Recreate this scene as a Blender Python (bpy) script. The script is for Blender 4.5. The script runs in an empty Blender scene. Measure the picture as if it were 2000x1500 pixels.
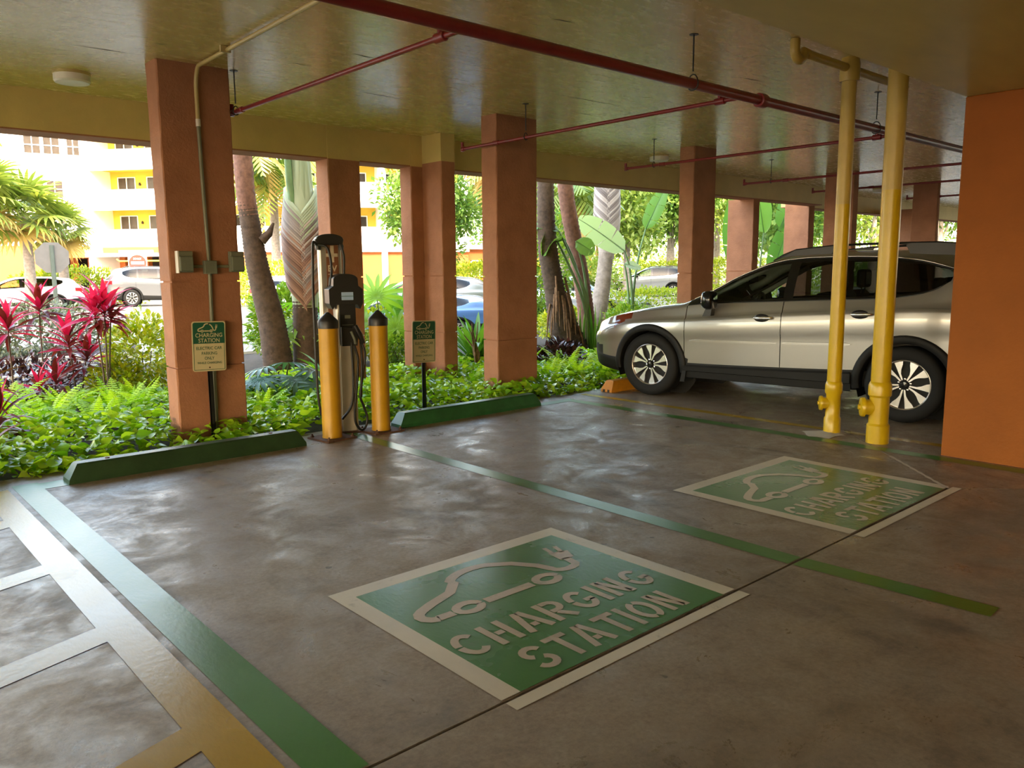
import bpy, bmesh, math, random
import numpy as np
from mathutils import Vector, Matrix, Euler

random.seed(7); np.random.seed(7)
SC = bpy.context.scene
COL = SC.collection
PI = math.pi

# ------------------------------------------------------------------ camera
def setup_camera():
    pitch, roll, yaw = math.radians(8.242), math.radians(-0.436), math.radians(41.686)
    fw = Vector((math.sin(yaw)*math.cos(pitch), math.cos(yaw)*math.cos(pitch), -math.sin(pitch)))
    rt = Vector((math.cos(yaw), -math.sin(yaw), 0.0))
    up = rt.cross(fw)
    c, s = math.cos(roll), math.sin(roll)
    r2 = c*rt + s*up
    u2 = -s*rt + c*up
    M = Matrix(((r2.x, u2.x, -fw.x, 0.0), (r2.y, u2.y, -fw.y, 0.0), (r2.z, u2.z, -fw.z, 1.48), (0, 0, 0, 1)))
    cd = bpy.data.cameras.new('camera')
    cd.sensor_width = 36.0
    cd.lens = 36.0*1561.66/2000.0
    cd.clip_start = 0.05; cd.clip_end = 400
    co = bpy.data.objects.new('camera', cd)
    COL.objects.link(co)
    co.matrix_world = M
    SC.camera = co
setup_camera()

# ------------------------------------------------------------------ world, sun, exposure
SUN_DIR = Vector((-0.45, -0.62, 0.64)).normalized()      # towards the sun
def setup_world():
    w = bpy.data.worlds.new('world'); SC.world = w
    w.use_nodes = True
    nt = w.node_tree; nt.nodes.clear()
    out = nt.nodes.new('ShaderNodeOutputWorld'); bg = nt.nodes.new('ShaderNodeBackground')
    sky = nt.nodes.new('ShaderNodeTexSky')
    sky.sky_type = 'NISHITA'; sky.sun_disc = False
    sky.sun_elevation = math.asin(SUN_DIR.z)
    sky.sun_rotation = math.atan2(SUN_DIR.x, SUN_DIR.y)
    sky.air_density = 1.0; sky.dust_density = 2.5; sky.ozone_density = 0.6
    wb = nt.nodes.new('ShaderNodeMix'); wb.data_type = 'RGBA'; wb.blend_type = 'MULTIPLY'; wb.inputs[0].default_value = 1.0
    wb.inputs[7].default_value = (1.0, 0.875, 0.69, 1)          # camera white balance set for open shade
    nt.links.new(sky.outputs[0], wb.inputs[6]); nt.links.new(wb.outputs[2], bg.inputs[0]); nt.links.new(bg.outputs[0], out.inputs[0])
    bg.inputs[1].default_value = SKY_STRENGTH
    sd = bpy.data.lights.new('sun', 'SUN'); sd.energy = SUN_ENERGY; sd.angle = math.radians(0.6)
    sd.color = (1.0, 0.90, 0.76)
    so = bpy.data.objects.new('sun', sd); COL.objects.link(so)
    so.rotation_euler = SUN_DIR.to_track_quat('Z', 'Y').to_euler()
    so.location = (-30, -40, 60)
SKY_STRENGTH = 0.95
SUN_ENERGY = 3.2
setup_world()
SC.view_settings.view_transform = 'Standard'
SC.view_settings.look = 'None'
SC.view_settings.gamma = 1.0
SC.view_settings.use_curve_mapping = False
SC.view_settings.exposure = 1.52
SC.cycles.max_bounces = 8
SC.cycles.diffuse_bounces = 5
SC.cycles.use_denoising = True

# ------------------------------------------------------------------ object helpers
def tag(o, label=None, cat=None, group=None, kind=None):
    if label: o['label'] = label
    if cat: o['category'] = cat
    if group: o['group'] = group
    if kind: o['kind'] = kind
    return o

def empty(name, loc=(0, 0, 0), rz=0.0, label=None, cat=None, group=None, kind=None):
    o = bpy.data.objects.new(name, None); COL.objects.link(o)
    o.empty_display_size = 0.1
    o.location = loc; o.rotation_euler = (0, 0, rz)
    return tag(o, label, cat, group, kind)

def dup(o, parent=None):
    c = o.copy(); COL.objects.link(c); c.parent = parent
    for ch in list(o.children): dup(ch, c)
    return c

class MB:
    """collects geometry for ONE mesh object"""
    def __init__(s): s.v = []; s.f = []; s.m = []; s.sm = []
    def add(s, vs, fs, mi=0, smooth=False):
        b = len(s.v); s.v += [tuple(x) for x in vs]
        for f in fs:
            s.f.append(tuple(i+b for i in f)); s.m.append(mi); s.sm.append(smooth)
        return s
    def box(s, x0, x1, y0, y1, z0, z1, mi=0, M=None):
        vs = [(x0,y0,z0),(x1,y0,z0),(x1,y1,z0),(x0,y1,z0),(x0,y0,z1),(x1,y0,z1),(x1,y1,z1),(x0,y1,z1)]
        if M: vs = [M @ Vector(q) for q in vs]
        return s.add(vs, [(0,3,2,1),(4,5,6,7),(0,1,5,4),(1,2,6,5),(2,3,7,6),(3,0,4,7)], mi)
    def bbox(s, x0, x1, y0, y1, z0, z1, b=0.01, mi=0, M=None):
        """box with bevelled edges"""
        bm = bmesh.new(); bmesh.ops.create_cube(bm, size=1)
        for q in bm.verts: q.co = Vector(((x0+x1)/2+q.co.x*(x1-x0), (y0+y1)/2+q.co.y*(y1-y0), (z0+z1)/2+q.co.z*(z1-z0)))
        bmesh.ops.bevel(bm, geom=bm.edges[:], offset=b, segments=2, affect='EDGES', profile=0.5)
        if M: bmesh.ops.transform(bm, matrix=M, verts=bm.verts)
        bm.verts.index_update()
        s.add([q.co[:] for q in bm.verts], [[q.index for q in f.verts] for f in bm.faces], mi)
        bm.free(); return s
    def prism(s, poly, z0, z1, mi=0, M=None):
        n = len(poly)
        vs = [(p[0], p[1], z0) for p in poly]+[(p[0], p[1], z1) for p in poly]
        if M: vs = [M @ Vector(q) for q in vs]
        return s.add(vs, [tuple(range(n-1, -1, -1)), tuple(range(n, 2*n))]+[(i, (i+1) % n, n+(i+1) % n, n+i) for i in range(n)], mi)
    def tube(s, path, r, n=10, mi=0, caps=True, smooth=True):
        P = [Vector(p) for p in path]; k = len(P)
        R = r if hasattr(r, '__len__') else [r]*k
        base = len(s.v); up = None; rings = []
        for i in range(k):
            d = (P[min(i+1, k-1)]-P[max(i-1, 0)])
            d = d.normalized() if d.length > 1e-9 else Vector((0, 0, 1))
            if up is None:
                up = Vector((0, 0, 1)) if abs(d.z) < .9 else Vector((0, 1, 0))
            a = up - d*up.dot(d)
            a = a.normalized() if a.length > 1e-6 else d.orthogonal().normalized()
            up = a; b = d.cross(a)
            rings.append([P[i]+R[i]*(math.cos(2*PI*j/n)*a+math.sin(2*PI*j/n)*b) for j in range(n)])
        vs = [q for rg in rings for q in rg]
        fs = [(i*n+j, i*n+(j+1) % n, (i+1)*n+(j+1) % n, (i+1)*n+j) for i in range(k-1) for j in range(n)]
        s.add(vs, fs, mi, smooth)
        if caps:
            s.add(rings[0], [tuple(range(n-1, -1, -1))], mi); s.add(rings[-1], [tuple(range(n))], mi)
        return s
    def cyl(s, p0, p1, r, n=14, mi=0, smooth=True): return s.tube([p0, p1], r, n, mi, True, smooth)
    def lathe(s, prof, n=20, mi=0, M=None, smooth=True, caps=True):
        """profile [(r, z)] around z"""
        prof = [tuple(p) for p in prof]; runs = [[prof[0]]]
        for i in range(1, len(prof)):
            runs[-1].append(prof[i])
            if smooth and 0 < i < len(prof)-1:
                u = Vector((prof[i][0]-prof[i-1][0], prof[i][1]-prof[i-1][1])); w = Vector((prof[i+1][0]-prof[i][0], prof[i+1][1]-prof[i][1]))
                if u.length > 1e-7 and w.length > 1e-7 and u.angle(w) > 0.6: runs.append([prof[i]])   # sharp arris: do not smooth across it
        for run in runs:
            vs = []
            for r, z in run: vs += [(r*math.cos(2*PI*j/n), r*math.sin(2*PI*j/n), z) for j in range(n)]
            if M: vs = [M @ Vector(q) for q in vs]
            k = len(run)
            s.add(vs, [(i*n+j, i*n+(j+1) % n, (i+1)*n+(j+1) % n, (i+1)*n+j) for i in range(k-1) for j in range(n)], mi, smooth)
            if caps and run is runs[0]: s.add(vs[:n], [tuple(range(n-1, -1, -1))], mi)
            if caps and run is runs[-1]: s.add(vs[-n:], [tuple(range(n))], mi)
        return s
    def mesh(s, name, mats):
        me = bpy.data.meshes.new(name); me.from_pydata(s.v, [], s.f)
        if not isinstance(mats, (list, tuple)): mats = [mats]
        for m in mats: me.materials.append(m)
        me.polygons.foreach_set('material_index', s.m); me.polygons.foreach_set('use_smooth', s.sm)
        me.update(); return me
    def build(s, name, mats, parent=None, loc=None, rot=None):
        o = bpy.data.objects.new(name, s.mesh(name, mats)); COL.objects.link(o)
        if parent: o.parent = parent
        if loc: o.location = loc
        if rot: o.rotation_euler = rot
        return o

def npmesh(name, V, F, mats, mi=None, smooth=False):
    """fast mesh from numpy arrays; all faces the same size"""
    me = bpy.data.meshes.new(name)
    V = np.asarray(V, np.float32); F = np.asarray(F, np.int32)
    n, k = F.shape
    me.vertices.add(len(V)); me.vertices.foreach_set('co', V.ravel())
    me.loops.add(n*k); me.loops.foreach_set('vertex_index', F.ravel())
    me.polygons.add(n); me.polygons.foreach_set('loop_start', np.arange(0, n*k, k, dtype=np.int32))
    me.polygons.foreach_set('loop_total', np.full(n, k, np.int32))
    if not isinstance(mats, (list, tuple)): mats = [mats]
    for m in mats: me.materials.append(m)
    if mi is not None: me.polygons.foreach_set('material_index', np.asarray(mi, np.int32))
    if smooth: me.polygons.foreach_set('use_smooth', np.ones(n, bool))
    me.update(calc_edges=True); me.validate()
    return me

def link(name, me, parent=None, loc=None, rot=None, scale=None):
    o = bpy.data.objects.new(name, me); COL.objects.link(o)
    if parent: o.parent = parent
    if loc is not None: o.location = loc
    if rot is not None: o.rotation_euler = rot
    if scale is not None: o.scale = scale
    return o

def text_mb(txt, width=None, height=None, bold=0.0, z=0.0, depth=0.002, spacing=1.0):
    """lettering as geometry in the xy plane, centred at the origin"""
    cu = bpy.data.curves.new('lettering', 'FONT'); cu.body = txt
    cu.align_x = 'CENTER'; cu.size = 1.0; cu.offset = bold; cu.extrude = 0.0; cu.space_character = spacing
    cu.resolution_u = 3
    ob = bpy.data.objects.new('lettering', cu); COL.objects.link(ob)
    dg = bpy.context.evaluated_depsgraph_get()
    me = bpy.data.meshes.new_from_object(ob.evaluated_get(dg))
    vs = [q.co.copy() for q in me.vertices]; fs = [tuple(p.vertices) for p in me.polygons]
    COL.objects.unlink(ob); bpy.data.objects.remove(ob); bpy.data.curves.remove(cu); bpy.data.meshes.remove(me)
    x0 = min(q.x for q in vs); x1 = max(q.x for q in vs); y0 = min(q.y for q in vs); y1 = max(q.y for q in vs)
    sx = width/(x1-x0) if width else None
    sy = height/(y1-y0) if height else sx
    if sx is None: sx = sy
    mb = MB()
    mb.add([((q.x-(x0+x1)/2)*sx, (q.y-(y0+y1)/2)*sy, z+depth) for q in vs], fs)
    return mb

# ------------------------------------------------------------------ materials
MATS = {}
def new_mat(name):
    m = bpy.data.materials.new(name); m.use_nodes = True
    nt = m.node_tree
    return m, nt, nt.nodes['Principled BSDF']

def N(nt, typ, **kw):
    n = nt.nodes.new(typ)
    for k, v in kw.items():
        if k in n.inputs: n.inputs[k].default_value = v
        else: setattr(n, k, v)
    return n

def noise(nt, scale, detail=4, rough=0.55, coord='Object', stretch=None, distort=0.0):
    tc = nt.nodes.new('ShaderNodeTexCoord')
    n = nt.nodes.new('ShaderNodeTexNoise')
    n.inputs['Scale'].default_value = scale; n.inputs['Detail'].default_value = detail
    n.inputs['Roughness'].default_value = rough; n.inputs['Distortion'].default_value = distort
    src = tc.outputs[coord]
    if stretch:
        mp = nt.nodes.new('ShaderNodeMapping'); mp.inputs['Scale'].default_value = stretch
        nt.links.new(src, mp.inputs[0]); src = mp.outputs[0]
    nt.links.new(src, n.inputs['Vector'])
    return n.outputs['Fac']

def ramp(nt, fac, stops):
    r = nt.nodes.new('ShaderNodeValToRGB'); cr = r.color_ramp
    while len(cr.elements) < len(stops): cr.elements.new(0.5)
    for e, (p, c) in zip(cr.elements, stops):
        e.position = p; e.color = (c[0], c[1], c[2], 1) if hasattr(c, '__len__') else (c, c, c, 1)
    nt.links.new(fac, r.inputs[0]); return r.outputs[0]

def mixc(nt, fac, a, b, mode='MIX'):
    n = nt.nodes.new('ShaderNodeMix'); n.data_type = 'RGBA'; n.blend_type = mode
    for sock, val in ((n.inputs[0], fac), (n.inputs[6], a), (n.inputs[7], b)):
        if hasattr(val, 'is_linked'): nt.links.new(val, sock)
        elif hasattr(val, '__len__'): sock.default_value = (val[0], val[1], val[2], 1)
        else: sock.default_value = val
    return n.outputs[2]

def bump(nt, bsdf, height, strength=0.3, dist=0.01):
    b = nt.nodes.new('ShaderNodeBump'); b.inputs['Strength'].default_value = strength; b.inputs['Distance'].default_value = dist
    nt.links.new(height, b.inputs['Height']); nt.links.new(b.outputs[0], bsdf.inputs['Normal'])

def mat(name, col, rough=0.5, metal=0.0, var=0.12, scale=6.0, bmp=0.0, bscale=40.0, bdist=0.01, coat=0.0, spec=0.5, rvar=0.0, stretch=None):
    """painted/plain surface: colour with gentle mottling and optional relief"""
    m, nt, b = new_mat(name)
    f = noise(nt, scale, 5, 0.6, stretch=stretch)
    c0 = tuple(max(0, x*(1-var)) for x in col); c1 = tuple(min(1, x*(1+var)) for x in col)
    nt.links.new(ramp(nt, f, [(0.3, c0), (0.7, c1)]), b.inputs['Base Color'])
    b.inputs['Roughness'].default_value = rough; b.inputs['Metallic'].default_value = metal
    b.inputs['Specular IOR Level'].default_value = spec
    if coat: b.inputs['Coat Weight'].default_value = coat; b.inputs['Coat Roughness'].default_value = 0.05
    if rvar:
        nt.links.new(ramp(nt, noise(nt, scale*0.7, 4), [(0.3, rough-rvar), (0.7, rough+rvar)]), b.inputs['Roughness'])
    if bmp: bump(nt, b, noise(nt, bscale, 6, 0.65, stretch=stretch), bmp, bdist)
    return m

def leafmat(name, c0, c1, rough=0.35, trans=0.35, perobj=False, spec=0.5):
    """leaf: colour differs from leaf to leaf, light shines through"""
    m, nt, b = new_mat(name)
    if perobj: r = nt.nodes.new('ShaderNodeObjectInfo').outputs['Random']
    else: r = nt.nodes.new('ShaderNodeNewGeometry').outputs['Random Per Island']
    c = ramp(nt, r, [(0.0, c0), (1.0, c1)])
    nt.links.new(c, b.inputs['Base Color']); b.inputs['Roughness'].default_value = rough
    b.inputs['Specular IOR Level'].default_value = spec
    tr = nt.nodes.new('ShaderNodeBsdfTranslucent')
    nt.links.new(mixc(nt, 1.0, c, (1.25, 1.15, 0.55), 'MULTIPLY'), tr.inputs[0])
    mx = nt.nodes.new('ShaderNodeMixShader'); mx.inputs[0].default_value = trans
    nt.links.new(b.outputs[0], mx.inputs[1]); nt.links.new(tr.outputs[0], mx.inputs[2])
    nt.links.new(mx.outputs[0], nt.nodes['Material Output'].inputs[0])
    return m

def concrete_mat():
    m, nt, b = new_mat('worn sealed concrete')
    big = noise(nt, 0.9, 6, 0.62, 'Object', distort=0.6)
    mid = noise(nt, 5.0, 9, 0.74, 'Object', distort=0.4)
    fine = noise(nt, 45.0, 8, 0.75, 'Object')
    c = ramp(nt, big, [(0.30, (0.175, 0.126, 0.082)), (0.52, (0.265, 0.197, 0.134)), (0.72, (0.34, 0.262, 0.184))])
    c = mixc(nt, ramp(nt, mid, [(0.42, 0.0), (0.66, 0.55)]), c, (0.34, 0.28, 0.21))
    c = mixc(nt, ramp(nt, mid, [(0.30, 0.5), (0.46, 0.0)]), c, (0.085, 0.063, 0.045))
    c = mixc(nt, ramp(nt, fine, [(0.34, 0.45), (0.62, 0.0)]), c, (0.07, 0.053, 0.038))
    # dark drips and tyre scuffs
    st = noise(nt, 1.7, 3, 0.5, 'Object', stretch=(1.0, 0.45, 1.0), distort=1.2)
    c = mixc(nt, ramp(nt, st, [(0.60, 0.0), (0.70, 0.5)]), c, (0.06, 0.047, 0.035))
    sp = noise(nt, 11.0, 2, 0.4, 'Object')
    c = mixc(nt, ramp(nt, sp, [(0.755, 0.0), (0.775, 0.65)]), c, (0.035, 0.027, 0.020))
    nt.links.new(c, b.inputs['Base Color'])
    nt.links.new(ramp(nt, noise(nt, 3.0, 9, 0.74, 'Object', distort=0.5), [(0.36, 0.24), (0.60, 0.62)]), b.inputs['Roughness'])
    b.inputs['Specular IOR Level'].default_value = 0.6
    mx = nt.nodes.new('ShaderNodeMath'); mx.operation = 'ADD'
    nt.links.new(mid, mx.inputs[0]); nt.links.new(fine, mx.inputs[1])
    bump(nt, b, mx.outputs[0], 0.30, 0.004)
    return m

def paint_mat(name, col, under=(0.12, 0.10, 0.085), wear=0.5, rough=0.28):
    """floor paint, rubbed through to the concrete in places"""
    m, nt, b = new_mat(name)
    w = noise(nt, 7.0, 8, 0.75, 'Object', distort=0.4)
    t = noise(nt, 1.3, 4, 0.6, 'Object')
    mx = nt.nodes.new('ShaderNodeMath'); mx.operation = 'ADD'
    nt.links.new(w, mx.inputs[0]); nt.links.new(t, mx.inputs[1])
    k = ramp(nt, mx.outputs[0], [(0.98-wear*0.16, 0.0), (1.0, 0.0), (1.0, 0.0)])
    k = ramp(nt, w, [(0.62-0.10*wear, 0.0), (0.80-0.10*wear, 0.75)])
    v = ramp(nt, t, [(0.3, tuple(x*0.85 for x in col)), (0.7, tuple(min(1, x*1.12) for x in col))])
    nt.links.new(mixc(nt, k, v, under), b.inputs['Base Color'])
    nt.links.new(ramp(nt, t, [(0.35, rough), (0.65, rough+0.06)]), b.inputs['Roughness'])
    bump(nt, b, noise(nt, 45.0, 5, 0.6, 'Object', stretch=(1, 0.5, 1)), 0.30, 0.003)
    return m

def ceiling_mat():
    m, nt, b = new_mat('glossy ochre ceiling paint')
    f = noise(nt, 1.1, 5, 0.6, 'Object')
    nt.links.new(ramp(nt, f, [(0.3, (0.66, 0.525, 0.22)), (0.7, (0.73, 0.59, 0.265))]), b.inputs['Base Color'])
    nt.links.new(ramp(nt, noise(nt, 5.0, 6, 0.7, 'Object', stretch=(1, 3, 1)), [(0.3, 0.21), (0.7, 0.31)]), b.inputs['Roughness'])
    b.inputs['Specular IOR Level'].default_value = 1.0
    a1 = noise(nt, 13.0, 5, 0.55, 'Object', stretch=(0.45, 2.6, 1), distort=0.8)
    bump(nt, b, a1, 0.10, 0.004)
    return m

def glass_mat(name, tint=(0.75, 0.85, 0.8), alpha=0.35, rough=0.02):
    """window pane: mirror reflection by Fresnel over tinted see-through"""
    m, nt, b = new_mat(name)
    out = nt.nodes['Material Output']
    tr = nt.nodes.new('ShaderNodeBsdfTransparent'); tr.inputs[0].default_value = (*tint, 1)
    gl = nt.nodes.new('ShaderNodeBsdfGlossy'); gl.inputs['Roughness'].default_value = rough
    fr = nt.nodes.new('ShaderNodeFresnel'); fr.inputs[0].default_value = 1.5
    mx = nt.nodes.new('ShaderNodeMixShader')
    nt.links.new(fr.outputs[0], mx.inputs[0]); nt.links.new(tr.outputs[0], mx.inputs[1]); nt.links.new(gl.outputs[0], mx.inputs[2])
    nt.links.new(mx.outputs[0], out.inputs[0])
    return m

M = MATS
M['concrete'] = concrete_mat()
M['joint'] = mat('dark joint filler', (0.02, 0.017, 0.014), 0.8)
M['jointfill'] = mat('pale joint sealant', (0.55, 0.49, 0.42), 0.6)
M['ceiling'] = ceiling_mat()
M['soffit'] = mat('dimmed satin ochre soffit paint', (0.56, 0.435, 0.14), 0.42, var=0.08, scale=1.5, bmp=0.1, bscale=12, stretch=(1, 3, 1))  # ceiling ochre darkened: dimmer light deeper inside is put into the colour
M['beam'] = mat('ochre beam paint', (0.60, 0.455, 0.165), 0.5, var=0.1, scale=2, bmp=0.25, bscale=25)
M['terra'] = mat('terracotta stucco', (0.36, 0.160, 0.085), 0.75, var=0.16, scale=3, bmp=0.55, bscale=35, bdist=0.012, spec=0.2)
M['orange'] = mat('orange wall paint', (0.255, 0.075, 0.009), 0.65, var=0.1, scale=2, bmp=0.2, bscale=30, spec=0.2)
M['green_paint'] = paint_mat('green floor paint', (0.048, 0.16, 0.018), wear=-0.6)
M['green_panel'] = paint_mat('green panel paint', (0.060, 0.185, 0.048), wear=0.35, rough=0.25)
M['white_paint'] = paint_mat('white floor paint', (0.60, 0.53, 0.41), wear=0.35, rough=0.36)
M['worn_letter'] = paint_mat('rubbed letter paint', (0.46, 0.37, 0.27), (0.19, 0.20, 0.11), wear=0.9, rough=0.33)
M['yellow_paint'] = paint_mat('yellow floor paint', (0.40, 0.25, 0.025), wear=-0.6, rough=0.22)
M['stop_green'] = mat('green wheel stop paint', (0.020, 0.050, 0.018), 0.42, var=0.25, scale=8, bmp=0.2, bscale=60)
M['stop_green2'] = mat('brighter green wheel stop paint', (0.018, 0.095, 0.028), 0.4, var=0.25, scale=8, bmp=0.2, bscale=60)
M['stop_yellow'] = mat('amber wheel stop paint', (0.50, 0.20, 0.012), 0.5, var=0.2, scale=8, bmp=0.2, bscale=60)
M['bollard'] = mat('safety yellow enamel', (0.50, 0.262, 0.006), 0.42, var=0.1, scale=5, bmp=0.08, bscale=50)
M['pipe_yellow'] = mat('yellow drain pipe paint', (0.52, 0.335, 0.006), 0.28, var=0.08, scale=5, bmp=0.12, bscale=18)
M['pipe_cream'] = mat('ochre drain pipe paint', (0.47, 0.33, 0.075), 0.35, var=0.08, scale=5, bmp=0.12, bscale=18)
M['pipe_red'] = mat('dark red sprinkler paint', (0.21, 0.018, 0.020), 0.3, var=0.15, scale=8)
M['rust'] = mat('rusty steel', (0.10, 0.045, 0.022), 0.75, var=0.4, scale=30, bmp=0.3, bscale=80)
M['black'] = mat('black plastic', (0.014, 0.014, 0.014), 0.42, var=0.1)
M['rubber'] = mat('black rubber', (0.010, 0.010, 0.010), 0.7, var=0.1, spec=0.25)
M['cable'] = mat('black cable sheath', (0.010, 0.010, 0.010), 0.45, var=0.1)
M['silver'] = mat('brushed aluminium', (0.55, 0.53, 0.49), 0.38, metal=0.85, var=0.06, stretch=(1, 1, 0.1))
M['panel_grey'] = mat('pale grey pedestal face', (0.50, 0.46, 0.38), 0.45, var=0.06)
M['ev_brown'] = mat('brown post panel', (0.20, 0.075, 0.03), 0.4)
M['ev_print'] = mat('cream print', (0.62, 0.52, 0.36), 0.5)
M['screen'] = mat('lit display', (0.35, 0.5, 0.75), 0.2)
M['conduit'] = mat('grey green conduit', (0.17, 0.175, 0.115), 0.45, var=0.1)
M['conduit_cream'] = mat('ceiling coloured conduit', (0.50, 0.39, 0.16), 0.4, var=0.08)
M['box_grey'] = mat('grey green electrical box', (0.15, 0.165, 0.12), 0.5, var=0.1)
M['sign_green'] = mat('dark green sign sheeting', (0.012, 0.10, 0.055), 0.4, var=0.05)
M['sign_cream'] = mat('cream sign sheeting', (0.62, 0.54, 0.32), 0.4, var=0.05)
M['sign_back'] = mat('bare sign metal', (0.22, 0.21, 0.205), 0.45, metal=0.4, var=0.08)
M['light_white'] = mat('white lamp housing', (0.72, 0.68, 0.62), 0.4, var=0.03)
M['soil'] = mat('dark garden soil', (0.045, 0.030, 0.020), 0.95, var=0.4, scale=12, bmp=0.6, bscale=20)
M['asphalt'] = mat('pale worn asphalt', (0.24, 0.225, 0.205), 0.85, var=0.15, scale=3, bmp=0.3, bscale=60)
M['kerb'] = mat('pale kerb concrete', (0.50, 0.47, 0.42), 0.8, var=0.1)
M['bwhite'] = mat('white rendered facade', (0.78, 0.76, 0.72), 0.7, var=0.04, scale=1)
M['byellow'] = mat('yellow balcony paint', (0.66, 0.45, 0.04), 0.7, var=0.05, scale=1)
M['borange'] = mat('orange ground floor render', (0.40, 0.105, 0.02), 0.7, var=0.1, scale=1)
M['bglass'] = mat('dark window glass', (0.045, 0.036, 0.028), 0.25, var=0.2, scale=2, spec=0.2)
M['bdark'] = mat('dark garage interior', (0.035, 0.02, 0.014), 0.8)  # near-black so the shade inside the far garage sits in the colour
M['signred'] = mat('red sign sheeting', (0.55, 0.045, 0.03), 0.45, var=0.05)
M['signwhite'] = mat('white sign sheeting', (0.75, 0.74, 0.72), 0.45, var=0.03)
M['galv'] = mat('galvanised post', (0.16, 0.19, 0.16), 0.5, metal=0.4, var=0.1)
# car
def car_paint(name, col, metal=0.65, rough=0.28):
    m, nt, b = new_mat(name)
    nt.links.new(ramp(nt, noise(nt, 900, 2), [(0.35, tuple(x*0.9 for x in col)), (0.65, tuple(min(1, x*1.1) for x in col))]), b.inputs['Base Color'])
    b.inputs['Metallic'].default_value = metal; b.inputs['Roughness'].default_value = rough
    b.inputs['Coat Weight'].default_value = 1.0; b.inputs['Coat Roughness'].default_value = 0.04
    return m
M['car'] = car_paint('champagne metallic paint', (0.335, 0.322, 0.30))
M['car_white'] = car_paint('white car paint', (0.80, 0.80, 0.80), 0.0, 0.35)
M['car_silver'] = car_paint('silver car paint', (0.33, 0.345, 0.365), 0.6)
M['car_grey'] = car_paint('grey car paint', (0.15, 0.155, 0.165), 0.5)
M['car_blue'] = car_paint('blue car paint', (0.10, 0.22, 0.50), 0.3)
M['clad'] = mat('black textured cladding', (0.009, 0.009, 0.009), 0.55, var=0.1, bmp=0.1, bscale=200, spec=0.25)
M['alloy'] = mat('machined alloy', (0.72, 0.70, 0.68), 0.25, metal=0.9, var=0.03)
M['gloss_black'] = mat('gloss black', (0.008, 0.008, 0.009), 0.12, var=0.05)
M['rail'] = mat('black roof rail', (0.012, 0.012, 0.013), 0.38, var=0.05)
M['chrome'] = mat('chrome', (0.75, 0.72, 0.68), 0.12, metal=1.0, var=0.02)
M['glass'] = glass_mat('clear car glass', (0.72, 0.80, 0.76))
M['glass_dark'] = glass_mat('privacy car glass', (0.16, 0.17, 0.16))
M['lamp'] = mat('headlamp lens', (0.34, 0.33, 0.32), 0.08, metal=0.3, var=0.1, coat=1.0)
M['lamp_amber'] = mat('amber side lamp', (0.15, 0.03, 0.012), 0.1, coat=1.0)
M['lamp_red'] = mat('red tail lamp', (0.45, 0.01, 0.015), 0.1, coat=1.0)
M['cabin'] = mat('dark cabin trim', (0.020, 0.019, 0.018), 0.7)
M['seat'] = mat('dark seat leather', (0.030, 0.027, 0.025), 0.5)
M['cabin_light'] = mat('grey pillar trim', (0.30, 0.33, 0.30), 0.6)
# plants
M['pothos'] = leafmat('pothos leaf', (0.16, 0.40, 0.012), (0.55, 0.76, 0.04), 0.24, 0.42)
M['pothos_obj'] = leafmat('pothos leaf single', (0.16, 0.40, 0.012), (0.55, 0.76, 0.04), 0.24, 0.42, True)
M['fern'] = leafmat('fern frond', (0.36, 0.66, 0.014), (0.66, 0.86, 0.05), 0.5, 0.45, True)
M['ti_pink'] = leafmat('magenta ti leaf', (0.50, 0.008, 0.085), (0.78, 0.03, 0.16), 0.3, 0.35, True)
M['ti_dark'] = leafmat('maroon ti leaf', (0.085, 0.010, 0.016), (0.26, 0.035, 0.030), 0.3, 0.25, True)
M['croton'] = leafmat('yellow green shrub leaf', (0.20, 0.33, 0.01), (0.62, 0.60, 0.03), 0.35, 0.35)
M['shrub'] = leafmat('mid green shrub leaf', (0.09, 0.24, 0.015), (0.36, 0.50, 0.05), 0.35, 0.35)
M['variegated'] = leafmat('grey variegated leaf', (0.06, 0.09, 0.04), (0.28, 0.30, 0.20), 0.4, 0.25)
M['darkleaf'] = leafmat('dark purple leaf', (0.02, 0.015, 0.02), (0.14, 0.05, 0.05), 0.25, 0.1)
M['hedge'] = leafmat('sunny hedge leaf', (0.16, 0.28, 0.012), (0.46, 0.50, 0.035), 0.4, 0.4)
M['tree'] = leafmat('tree leaf', (0.075, 0.19, 0.03), (0.27, 0.40, 0.075), 0.45, 0.4)
M['tree2'] = leafmat('yellowish tree leaf', (0.14, 0.26, 0.035), (0.36, 0.44, 0.09), 0.45, 0.4)
M['palmleaf'] = leafmat('palm leaflet', (0.12, 0.22, 0.04), (0.36, 0.42, 0.09), 0.4, 0.35)
M['palmdry'] = leafmat('dry palm leaflet', (0.42, 0.28, 0.08), (0.60, 0.44, 0.16), 0.6, 0.35)
M['paddle'] = leafmat('paddle leaf', (0.10, 0.26, 0.05), (0.22, 0.40, 0.09), 0.3, 0.45, True)
M['paddle_pale'] = leafmat('pale paddle leaf', (0.34, 0.50, 0.36), (0.42, 0.56, 0.40), 0.35, 0.45, True)
M['strap'] = leafmat('strap leaf', (0.08, 0.24, 0.02), (0.20, 0.40, 0.04), 0.35, 0.35, True)
M['lobed'] = leafmat('lobed leaf', (0.16, 0.40, 0.02), (0.34, 0.56, 0.04), 0.3, 0.45, True)
M['bluegreen'] = leafmat('blue green lobed leaf', (0.07, 0.18, 0.12), (0.14, 0.28, 0.18), 0.3, 0.25, True)
M['bark'] = mat('brown palm bark', (0.095, 0.060, 0.042), 0.85, var=0.4, scale=14, bmp=0.6, bscale=35)
M['bark_red'] = mat('reddish palm bark', (0.24, 0.115, 0.08), 0.8, var=0.35, scale=14, bmp=0.5, bscale=35)
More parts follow.
